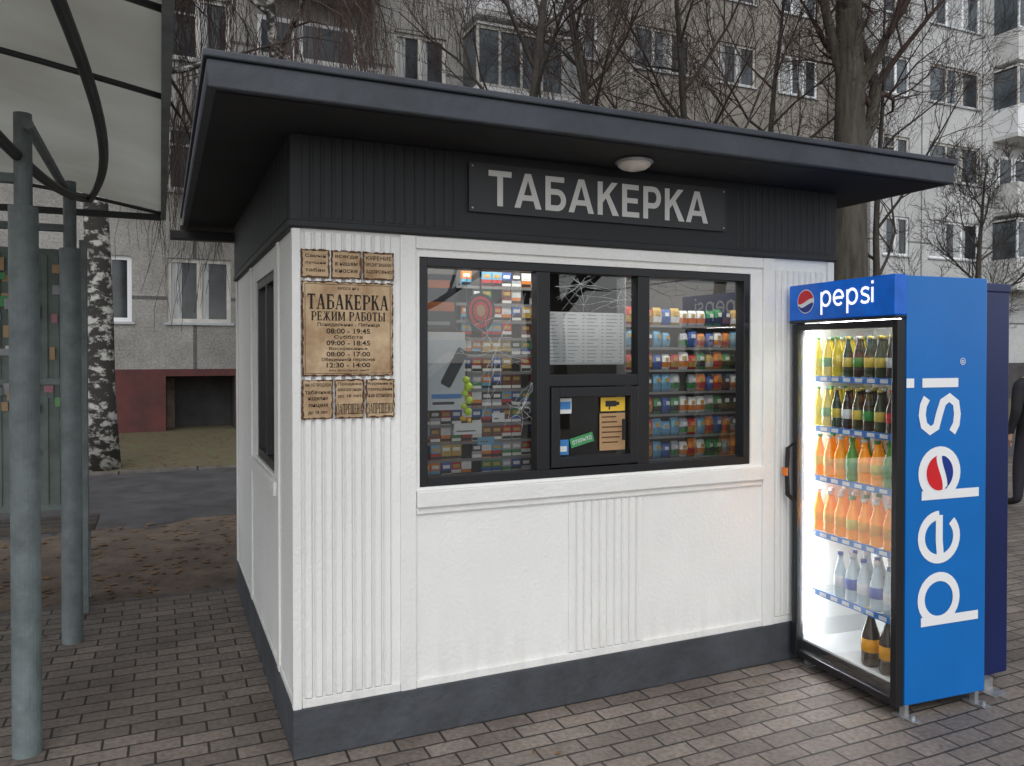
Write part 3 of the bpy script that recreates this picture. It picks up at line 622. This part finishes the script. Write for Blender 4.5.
for z in SZ:
    mb=MB(); mb.box(.085,.034,z-.008,DA-.035,DB-.034,z-.001,'fglass')
    for i in range(14): y=.04+i*(DB-.08)/13; mb.tube([(.085,y,z-.004),(DA-.035,y,z-.004)],[.002,.002],4,'rail_white')
    mb.box(.074,.034,z-.026,.080,DB-.034,z+.004,'rail_blue')
    for i in range(8): y=.05+i*.077; mb.box(.0725,y,z-.020,.0738,y+.045,z-.002,'rail_white')
    mb.build('shelf',F)
flat('led',(1,1,1),.5,16)
mb=MB(); mb.box(.055,DB-.045,.16,.07,DB-.033,1.75,'led'); mb.box(.09,.1,1.758,.12,DB-.1,1.769,'led'); mb.build('light_strip',F)
for a,b in [(.06,.0),(.48,.0),(.06,.61),(.48,.61)]:
    mb=MB(); mb.box(a-.03,b-.012,.0,a+.03,b+.05,.006,'steel'); mb.box(a-.01,b,.004,a+.012,b+.03,.052,'steel'); 
    if b==0: mb.box(a-.025,b-.06,.001,a+.02,b-.010,.0065,'steel'); mb.tube([(a,b-.035,.004),(a,b-.035,.022)],[.01,.01],6,'steel')
    mb.build('foot',F)
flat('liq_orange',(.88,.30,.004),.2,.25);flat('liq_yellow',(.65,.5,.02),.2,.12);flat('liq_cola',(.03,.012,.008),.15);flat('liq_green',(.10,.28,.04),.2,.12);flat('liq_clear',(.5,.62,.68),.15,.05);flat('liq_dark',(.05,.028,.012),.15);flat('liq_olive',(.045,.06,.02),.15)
flat('lb_blue',(.01,.06,.4));flat('lb_red',(.6,.01,.015));flat('lb_green',(.04,.28,.05));flat('lb_white',(.75,.77,.78));flat('lb_orange',(.85,.38,.01));flat('lb_yellow',(.7,.55,.08))
def bottle(liq,lab,cap,h=.2,r=.026):
    mb=MB(); prof=[(r*.85,0),(r,.01),(r,.25*h),(r*1.01,.251*h),(r*1.01,.48*h),(r,.481*h),(r*.95,.56*h),(r*.6,.72*h),(r*.4,.84*h),(r*.38,.93*h),(r*.48,.931*h),(r*.48,h)]
    ks=[liq,liq,liq,lab,liq,liq,liq,liq,liq,cap,cap]; mb.lathe(prof,14,ks); ob=mb.build('drink_bottle',smooth=True); me=ob.data; bpy.data.objects.remove(ob)
    return me
BT={'y':bottle('liq_yellow','lb_yellow','lb_green'),'yg':bottle('liq_yellow','lb_green','lb_white'),'c':bottle('liq_cola','lb_white','lb_yellow'),'d':bottle('liq_olive','lb_yellow','lb_yellow'),'e':bottle('liq_dark','lb_green','lb_white'),
 'r':bottle('liq_cola','lb_red','lb_red',.2,.03),'g':bottle('liq_green','lb_green','lb_green',.21,.03),'o':bottle('liq_orange','lb_orange','lb_white',.21,.031),'og':bottle('liq_orange','lb_yellow','lb_green',.21,.031),'w':bottle('liq_clear','lb_white','lb_blue',.22,.03),'wb':bottle('liq_clear','lb_blue','lb_white',.23,.032),
 'k':bottle('liq_dark','lb_orange','lb_yellow',.27,.042)}
DES={'y':'slim yellow soft drink bottle','yg':'slim yellow drink bottle with green label','c':'slim dark brown bottle with white label','d':'slim dark green bottle with yellow label','e':'slim brown bottle with green label','r':'cola bottle with red label','g':'green soft drink bottle','o':'orange soda bottle','og':'orange soda bottle with green cap','w':'clear water bottle with white label','wb':'clear water bottle with blue label','k':'large dark bottle with orange label'}
rows=[(1.49,['d','c','d','d','e','d','y','yg','y']),(1.237,['r','r','d','e','d','c','d','yg','y']),(.985,['g','g','og','o','g','o','o','og']),(.70,['og','o','o','o','og','o','o','o']),(.40,['wb','w','wb','w','wb','w',None,None]),(.131,['k','k',None,None,None,None,None,None])]
for z,rw in rows:
    for dd in range(3):
        for i,k in enumerate(rw):
            if not k: continue
            if z<.2 and dd>0: continue
            pit=(.069 if len(rw)>8 else .077) if z>.2 else .11
            p=FW(.112+dd*.085 if z>.2 else .11,(.070 if z>.2 else .15)+i*pit+random.uniform(-.004,.004),z+.001)
            put(BT[k],'drink_bottle',p.x,p.y,p.z,DES[k]+' on the cooler shelf','bottle','bottles in the drinks cooler',random.uniform(0,3))
C2=empty('navy_cabinet',(3.15,-.4,0),label='dark navy metal cooler cabinet standing behind the blue cooler',category='cabinet')
mb=MB(); mb.box(3.03,-.66,.05,3.30,-.02,1.93,'navy'); mb.box(3.025,-.665,1.90,3.305,-.015,1.945,'navy'); mb.build('cabinet_body',C2,bevel=.008)
for z in (1.45,.75,1.0):
    mb=MB(); mb.box(3.03,-.685,z,3.065,-.661,z+.09,'black'); mb.tube([(3.048,-.69,z-.01),(3.048,-.69,z+.1)],[.009,.009],8,'steel'); mb.build('hinge',C2,bevel=.003)
for y in (-.64,-.08):
    mb=MB(); mb.box(3.09,y-.05,0,3.15,y,.055,'steel'); mb.box(3.06,y-.12,0.001,3.16,y-.049,.006,'steel'); mb.build('foot',C2)

# ------------------------------------------------------------ shelter
SH=empty('bus_shelter',(-1.2,1.2,0),label='grey metal shelter with arched translucent canopy on round posts',category='shelter')
for (x,y) in [(-.978,.492),(-.937,1.818),(-2.6,.492),(-2.6,1.818)]:
    mb=MB(); mb.tube([(x,y,0),(x,y,2.19)],[.053,.053],24,'polegrey'); mb.tube([(x,y,2.19),(x,y,2.56)],[.033,.033],16,'polegrey')
    mb.build('post',SH,smooth=False)
def cz(x):
    t=(x+.46)/(-2.6); return 2.50+.16*math.sin(min(1,max(0,t))*math.pi)
yA,yB=-1.5,2.42
mb=MB(); xs=[-.46-2.6*i/20 for i in range(21)]
for a,b in zip(xs,xs[1:]): mb.poly([(a,yA,cz(a)+.03),(b,yA,cz(b)+.03),(b,yB,cz(b)+.03),(a,yB,cz(a)+.03)],'poly')
mb.build('canopy_sheet',SH,smooth=True)
for y in (-.89,-.12,2.4):
    mb=MB(); mb.tube([(x,y,cz(x)+.01) for x in xs],[.011]*21,8,'ribdark'); mb.build('canopy_rib',SH,smooth=True)
def bow(x,dx,sag,r,y0=-1.4,y1=2.4,dx2=0):
    mb=MB(); pts=[]
    for i in range(21):
        t=i/20; xx=x+dx*math.sin(t*math.pi*.5)+dx2*math.sin(t*math.pi); pts.append((xx,y1+(y0-y1)*t,cz(xx)-.01-sag*math.sin(t*math.pi)))
    mb.tube(pts,[r]*21,8,'ribdark'); mb.build('canopy_purlin',SH,smooth=True)
bow(-.88,.12,.05,.02,dx2=.10); bow(-.90,-.30,.20,.022,dx2=.12); bow(-1.5,0,.1,.018); bow(-2.1,0,.1,.018); bow(-3.0,0,.02,.018)
mb=MB(); mb.box(-.475,yA,2.475,-.445,yB+.01,2.56,'polegrey'); mb.box(-3.06,yB-.01,2.47,-.476,yB+.01,2.51,'ribdark'); mb.build('canopy_edge',SH)
mb=MB(); mb.tube([(-.95,.4,2.5),(-.95,1.9,2.5)],[.022,.022],8,'polegrey'); mb.build('cross_beam',SH)
mb=MB(); mb.tube([(-.978,.492,2.3),(-2.6,.492,2.3)],[.022,.022],8,'polegrey'); mb.build('cross_beam',SH)
mb=MB(); mb.tube([(-.937,1.818,2.3),(-2.6,1.818,2.3)],[.022,.022],8,'polegrey'); mb.build('cross_beam',SH)
mb=MB(); mb.box(-2.7,2.30,.66,-.90,2.33,2.24,'board'); 
for i in range(30): mb.box(-2.69+i*.06,2.29,.7,-2.66+i*.06,2.2999,2.2,'board')
mb.box(-.93,2.27,.02,-.89,2.335,2.3,'polegrey'); mb.box(-2.7,2.285,1.42,-.93,2.2899,1.46,'polegrey')
mb.build('end_wall',SH,bevel=.003)
rq=random.Random(5); flat('no_green',(.16,.38,.14)); flat('no_pink',(.40,.16,.2))
for i in range(60):
    x=rq.uniform(-1.5,-1.0); z=rq.uniform(.95,2.12); w=rq.uniform(.02,.06); h=rq.uniform(.025,.08)
    mb=MB(); y=2.2835-i*.0003; mb.box(x,y,z,x+w,y+.0002,z+h,rq.choice(['pk_silver','pk_silver','po_white','no_green','po_green','po_tan','pk_sky','no_pink','board','board'])); mb.build('pasted_notice',SH)
B=empty('bench',(-1.7,2.6,0),label='weathered wooden bench with steel legs beside the shelter wall',category='bench')
mb=MB()
for i in range(3): mb.box(-2.6,2.40+i*.13,.5,-.86,2.51+i*.13,.54,'wood')
mb.build('seat',B,bevel=.004)
for x in (-.95,-2.5):
    mb=MB(); mb.box(x,2.42,0,x+.04,2.46,.5,'polegrey'); mb.box(x,2.7,0,x+.04,2.74,.5,'polegrey'); mb.box(x,2.46,.44,x+.04,2.7,.4995,'polegrey'); mb.build('leg',B)

# ------------------------------------------------------------ apartment building
AB=empty('apartment_building',(12,16,0),label='long grey panel apartment block with many windows and glazed balconies',category='building')
NK=7; TOP=1.35+2.8*NK
colsA=[(-7.5,-6.2),(-5,-3.7),(-2.2,-1.02),(-.35,.93),(4.6,5.9)]; balA=[1.2,6.3]
colsB=[(10.2,11.9),(13.2,15.4),(16.5,18.1),(19.1,20.9)]
colsC=[(22.4,23.7),(24.7,27.4),(32.2,34.2)]; balC=[28.1,34.8]
def sec(x0,x1,y,cols,k,pl,extra=[]):
    mb=MB(); hs=[(a,b,2.29+2.8*i,3.66+2.8*i) for a,b in cols for i in range(NK)]+extra
    mb.holes(x0,x1,1.3,TOP,[h for h in hs if h[2]>1.3],lambda u,v,d:(u,y+d,v),.18,k)
    mb.poly([(x0,y,1.3),(x0,y+10,1.3),(x0,y+10,TOP),(x0,y,TOP)],k); mb.poly([(x1,y,1.3),(x1,y+10,1.3),(x1,y+10,TOP),(x1,y,TOP)],k); mb.poly([(x0,y,TOP),(x1,y,TOP),(x1,y+10,TOP),(x0,y+10,TOP)],k)
    mb.build('wall',AB)
    return hs
hA=sec(-8,9.5,15,colsA,'facA','redpl'); hB=sec(9.5,21.8,18,colsB,'facB','darkpl'); hC=sec(21.8,38,16.5,colsC,'facC','darkpl')
mb=MB()
mb.holes(-8,9.5,-.1,1.3,[(-.38,1.0,-.1,1.15)],lambda u,v,d:(u,14.93+d,v),1.2,'redpl','darkpl'); mb.box(-.38,16.1,-.1,1.0,16.2,1.3,'darkpl')
mb.box(-.36,15.6,.0,-.2,15.7,1.1,'soil'); mb.poly([(-8,14.93,1.3),(9.5,14.93,1.3),(9.5,15,1.3),(-8,15,1.3)],'redpl')
mb.box(9.51,17.93,-.1,21.78,18.2,1.299,'darkpl'); mb.box(21.79,16.43,-.1,38,16.9,1.299,'darkpl'); mb.build('basement_wall',AB)
def wmesh(w,h,n,style):
    rr=random.Random(style*7+n); mb=MB(); fk='pvc' if style%3 else 'wood_old'; t=.085
    frame(mb,0,w,0,h,t,.06,.12,fk)
    pw=(w-2*t)/n
    for i in range(n):
        x=t+i*pw
        if i: mb.box(x-.05,.062,t,x+.05,.119,h-t,fk)
        k=rr.choice(['gdark','gmid','gdark','gcurt']); 
        mb.poly([(x,.1,t),(x+pw,.1,t),(x+pw,.1,h-t),(x,.1,h-t)],k)
        if rr.random()<.5:
            c=rr.uniform(.3,.5)*pw; x2=x if rr.random()<.5 else x+pw-c
            mb.poly([(x2,.097,t),(x2+c,.097,t),(x2+c,.097,h-t),(x2,.097,h-t)],'gcurt')
    if style%2: mb.box(t,.061,h*.7,t+pw,.118,h*.7+.05,fk)
    mb.box(-.05,-.06,-.05,w+.05,.1,-.004,'steel')
    ob=mb.build('window'); me=ob.data; bpy.data.objects.remove(ob); return me
cache={}
rw=random.Random(21)
for y,hs in [(15,hA),(18,hB),(16.5,hC)]:
    for (a,b,c,d) in hs:
        w=round(b-a,2); st=rw.randint(0,4); key=(w,st)
        if key not in cache: cache[key]=wmesh(b-a,d-c,3 if w>1.65 else 2,st)
        o=bpy.data.objects.new('window',cache[key]); COL.objects.link(o); o.parent=AB; o.location=Vector((a,y,c))-Vector((12,16,0))
def balmesh(st):
    rr=random.Random(st+50); mb=MB(); w,dp=2.9,.95
    pk=['balpan','pvc','balpan','facC'][st%4]
    mb.box(0,-dp,0,w,0,.14,'balpan'); mb.box(0.02,-dp+.01,.14,w-.02,-dp+.06,1.15,pk); mb.box(.02,-dp+.06,.14,.07,0,1.15,pk); mb.box(w-.07,-dp+.06,.14,w-.02,0,1.15,pk)
    if st%4!=3:
        for i in range(1,24): mb.box(i*w/24-.02,-dp-.004,.18,i*w/24+.02,-dp+.009,1.1,pk)
    if st%3!=2:
        n=5
        fk='pvc' if st%2==0 else 'wood_old'
        mb.box(.02,-dp,1.151,w-.02,-dp+.06,1.21,fk); mb.box(.02,-dp,2.48,w-.02,-dp+.06,2.56,fk)
        for i in range(n+1): x=.02+i*(w-.1)/n; mb.box(x,-dp+.002,1.211,x+.06,-dp+.058,2.479,fk)
        for i in range(n):
            x=.05+i*(w-.1)/n; k=rr.choice(['gdark','gmid','gcurt','gmid']); mb.poly([(x,-dp+.03,1.2),(x+(w-.1)/n,-dp+.03,1.2),(x+(w-.1)/n,-dp+.03,2.5),(x,-dp+.03,2.5)],k)
        for xx in (.03,w-.03): mb.poly([(xx,-dp+.03,1.15),(xx,0,1.15),(xx,0,2.5),(xx,-dp+.03,2.5)],'gmid')
        mb.box(0,-dp-.05,2.561,w,0,2.62,'balpan')
    else:
        mb.box(.3,-.03,.2,1.1,-.005,2.3,'pvc'); mb.poly([(.38,-.032,.9),(1.02,-.032,.9),(1.02,-.032,2.2),(.38,-.032,2.2)],'gdark'); mb.box(1.2,-.03,1.0,2.5,-.005,2.3,'pvc'); mb.poly([(1.28,-.032,1.08),(2.42,-.032,1.08),(2.42,-.032,2.22),(1.28,-.032,2.22)],'gdark')
    ob=mb.build('balcony'); me=ob.data; bpy.data.objects.remove(ob); return me
bm_=[balmesh(i) for i in range(6)]
for y,xs_ in [(15,balA),(16.5,balC)]:
    for x in xs_:
        for i in range(1,NK):
            o=bpy.data.objects.new('balcony',bm_[rw.randint(0,5)]); COL.objects.link(o); o.parent=AB; o.location=Vector((x,y-.002,1.2+2.8*i))-Vector((12,16,0))

# ------------------------------------------------------------ trees
def tree(name,loc,H,r0,seed,label,bark='bark',twig='twig',fork=.35,droop=0,nb=(11,6,5,3),spread=.75,cat='tree',lens=.42,wander=.06):
    R=random.Random(seed); T=MB(); C=MB(); loc=Vector(loc)
    def rv(s): return Vector((R.uniform(-s,s),R.uniform(-s,s),R.uniform(-s,s)))
    def branch(p,d,r,L,lev):
        n=5 if lev<2 else 4; pts=[p.copy()]; rs=[r]; q=p.copy(); dd=d.copy()
        for i in range(n):
            dd=(dd+rv(.16+.06*lev)+Vector((0,0,.07-droop*.16*lev))).normalized(); q=q+dd*L/n; pts.append(q.copy()); rs.append(max(.004,r*(1-.8*(i+1)/n)))
        C.tube(pts,rs,[0,6,5,3,3][lev],bark if lev<2 else twig,cap=False)
        if lev<4 and lev<=len(nb)-1:
            for j in range(nb[lev]):
                t=.2+.8*(j+R.random())/nb[lev]; fi=min(n-1,int(t*n)); ft=t*n-fi; ft=min(1,ft)
                bp=pts[fi].lerp(pts[fi+1],ft); br=rs[fi]*(1-ft)+rs[fi+1]*ft
                ax=(pts[fi+1]-pts[fi]).normalized(); side=rv(1); side=(side-ax*side.dot(ax)).normalized()
                nd=(ax*(.9)+side*R.uniform(.5,1)+Vector((0,0,.12-droop*.35))).normalized()
                branch(bp,nd,max(.005,br*.6),L*R.uniform(.38,.65)*(1+.25*droop*(lev>1)),lev+1)
    pts=[];rs=[];p=loc.copy()-Vector((0,0,.1)); d=Vector((R.uniform(-.5,.5)*wander,R.uniform(-.5,.5)*wander,1)); n=12
    for i in range(n+1):
        pts.append(p.copy()); t=i/n; rs.append(max(.01,r0*(1-.9*t**1.1)*(1.25 if i==0 else 1))); d=(d+Vector((R.uniform(-wander,wander),R.uniform(-wander,wander),.12))).normalized(); p=p+d*H/n
    T.tube(pts,rs,14,bark)
    for j in range(nb[0]):
        t=fork+(1-fork)*(j+R.random()*.8)/nb[0]; t=min(.99,t); fi=int(t*n); ft=t*n-fi
        bp=pts[fi].lerp(pts[min(n,fi+1)],ft); a=j*2.4+R.uniform(-.5,.5)
        nd=Vector((math.cos(a)*spread,math.sin(a)*spread,R.uniform(.5,1))).normalized()
        branch(bp,nd,rs[fi]*.5,H*lens*(1.15-t*.8)*R.uniform(.8,1.1),1)
    E=empty(name,loc,label=label,category=cat)
    T.build('trunk',E,smooth=True); C.build('crown',E,smooth=True)
    return E
tree('birch_tree',(-1.25,9.35,0),13,.21,3,'birch with black and white bark standing on the verge','birch','twig',fork=.38,droop=1.2,nb=(14,7,6,5),lens=.38,wander=.02)
tree('poplar_tree',(13.4,9.5,0),18,.46,8,'large bare old tree with thick grey brown trunk','barkgreen','twigred',fork=.32,nb=(18,8,6,5),spread=.45,lens=.4,wander=.03)
tree('bare_tree',(7.3,10.2,0),12,.13,12,'slender bare tree in front of the apartment block','bark','twigred',fork=.35,nb=(16,8,6,5))
tree('bare_tree',(4.9,9.8,0),12,.14,15,'slender bare tree in front of the apartment block','bark','twig',fork=.4,nb=(15,8,6,5))
tree('bare_tree',(9.8,10.4,0),12.5,.13,19,'slender bare tree in front of the apartment block','bark','twigred',fork=.35,nb=(16,8,6,5))
tree('bare_tree',(17.2,9.6,0),6.2,.12,23,'small gnarled bare tree by the apartment block','bark','twig',fork=.3,nb=(12,9,6,5),spread=1)
tree('bare_tree',(15.2,10.6,0),11,.11,29,'slender bare tree in front of the apartment block','bark','twigred',fork=.3,nb=(13,8,6,5))
tree('bare_tree',(12.1,11.2,0),12,.12,37,'slender bare tree in front of the apartment block','bark','twigred',fork=.35,nb=(14,8,6,4))
tree('weeping_birch',(1.9,11.0,0),13,.17,31,'birch with thin hanging twigs in front of the apartment block','birch','twigred',fork=.4,droop=1.5,nb=(15,7,7,6),lens=.36)
for i,(x,y,h,s) in enumerate([(3.5,-11,11,41),(7.5,-12,11,44),(5.5,-9,9,47),(10,-10,10,52)]):
    tree('bare_tree',(x,y,0),h,.17,s,'bare tree across the pavement from the kiosk','bark','twig',fork=.2,nb=(14,8,6,4))

# ------------------------------------------------------------ person
def person(loc,rz):
    E=empty('person',loc,label='person in black jacket and dark trousers walking on the pavement',category='person'); E.rotation_euler=(0,0,rz); ORI[E.name]=Vector((0,0,0))
    V=[(0,0,.95),(0,0,1.12),(0,0,1.32),(0,.0,1.46),(0,-.01,1.53),(0,-.02,1.62),(0,-.02,1.70)]
    r=[(.16,.13),(.155,.12),(.175,.125),(.12,.09),(.058,.058),(.082,.095),(.07,.085)]
    Ed=[(0,1),(1,2),(2,3),(3,4),(4,5),(5,6)]
    def add(p,rr,par): V.append(p); r.append(rr); Ed.append((par,len(V)-1)); return len(V)-1
    for s in (-1,1):
        h=add((.1*s,0,.86),(.105,.105),0); k=add((.11*s,-.03-.05*s,.49),(.068,.07),h); a=add((.11*s,.0+.1*s*-1,.09),(.045,.05),k); add((.12*s,-.15-.1*s,.045),(.042,.035),a)
        sh=add((.19*s,0,1.42),(.07,.075),3); el=add((.25*s,.03,1.13),(.052,.052),sh); wr=add((.25*s,-.05,.88),(.036,.036),el); hd=add((.25*s,-.07,.80),(.022,.04),wr)
        for f in range(4):
            q=add((.25*s,-.10+.02*f,.755),(.009,.009),hd); add((.245*s,-.10+.018*f,.71+(.006 if f in(0,3) else 0)),(.008,.008),q)
        q=add((.235*s,-.105,.80),(.010,.010),hd); add((.23*s,-.12,.765),(.009,.009),q)
    me=bpy.data.meshes.new('person_body'); me.from_pydata(V,Ed,[]); ob=bpy.data.objects.new('person_body',me); COL.objects.link(ob)
    sk=ob.modifiers.new('s','SKIN'); ob.modifiers.new('ss','SUBSURF').levels=2
    for i,rr in enumerate(r): me.skin_vertices[0].data[i].radius=rr; me.skin_vertices[0].data[i].use_root=(i==0)
    dg=bpy.context.evaluated_depsgraph_get(); m2=bpy.data.meshes.new_from_object(ob.evaluated_get(dg)); bpy.data.objects.remove(ob)
    m2.materials.clear()
    for k in ('cloth','trous','skin','black'): m2.materials.append(M[k])
    for p in m2.polygons:
        c=p.center; p.use_smooth=True
        p.material_index=2 if (c.z>1.5 or (abs(c.x)>.2 and c.z<.86)) else (3 if c.z<.09 else (0 if c.z>.84 else 1))
    o=bpy.data.objects.new('body',m2); COL.objects.link(o); o.parent=E
    mb=MB(); n=12
    mb.lathe([(.002,.125),(.05,.115),(.085,.08),(.1,.03),(.1,-.02),(.085,-.07)],18,'hair',(0,.0,1.68)); h=mb.build('hair',E,smooth=True)
    mb=MB(); mb.tube([(0,-.115,1.66),(0,-.135,1.635),(0,-.115,1.625)],[.008,.014,.01],8,'skin'); 
    for s in(-1,1): mb.tube([(.032*s,-.105,1.665),(.032*s,-.112,1.665)],[.011,.007],8,'black'); mb.tube([(.088*s,-.02,1.66),(.1*s,-.015,1.645),(.088*s,-.02,1.61)],[.012,.015,.008],8,'skin')
    mb.tube([(-.025,-.108,1.595),(.025,-.108,1.595)],[.006,.006],6,'po_red'); mb.build('face',E,smooth=True)
    E.scale=(.97,.97,.91)
person((7.76,2.03,0),math.radians(165))

# ------------------------------------------------------------ light
def area(n,loc,sx,sy,e,rot,c=(1,1,1)):
    l=bpy.data.lights.new(n,'AREA'); l.shape='RECTANGLE'; l.size=sx; l.size_y=sy; l.energy=e; l.color=c; o=bpy.data.objects.new(n,l); COL.objects.link(o); o.location=loc; o.rotation_euler=rot; return o
area('kiosk_ceiling_light',(1.4,.15,2.08),2.2,.10,9,(math.radians(10),0,0),(1,.97,.92))
p=FW(.07,DB-.06,.95); area('cooler_light',p,.02,1.5,12,(math.radians(90),0,ang+math.radians(-20)),(.95,.98,1))
w=bpy.data.worlds.new('World'); S.world=w; w.use_nodes=True; nt=w.node_tree; bg=nt.nodes['Background']
sky=nt.nodes.new('ShaderNodeTexSky'); sky.sky_type='NISHITA'; sky.sun_disc=False; sky.sun_elevation=math.radians(48); sky.sun_rotation=math.radians(200)
hs=nt.nodes.new('ShaderNodeHueSaturation'); hs.inputs['Saturation'].default_value=.2; hs.inputs['Value'].default_value=1.4; nt.links.new(sky.outputs[0],hs.inputs['Color']); nt.links.new(hs.outputs[0],bg.inputs[0]); bg.inputs[1].default_value=.15
sl=bpy.data.lights.new('sun','SUN'); sl.energy=.7; sl.angle=math.radians(30); sl.color=(1,.985,.96); so=bpy.data.objects.new('sun',sl); COL.objects.link(so)
dirv=Vector((math.sin(math.radians(200)),math.cos(math.radians(200)),math.tan(math.radians(48))))
so.rotation_euler=dirv.to_track_quat('Z','Y').to_euler()
# ------------------------------------------------------------ camera
cd=bpy.data.cameras.new('camera'); cam=bpy.data.objects.new('camera',cd); COL.objects.link(cam); S.camera=cam
cam.location=(-.482,-3.169,1.6); cam.rotation_euler=(math.radians(89.3),0,math.radians(-24.1)); cd.lens=27.63; cd.sensor_width=36; cd.shift_y=-.018; cd.clip_end=600
S.view_settings.view_transform='Standard'; S.view_settings.look='None'; S.view_settings.exposure=0
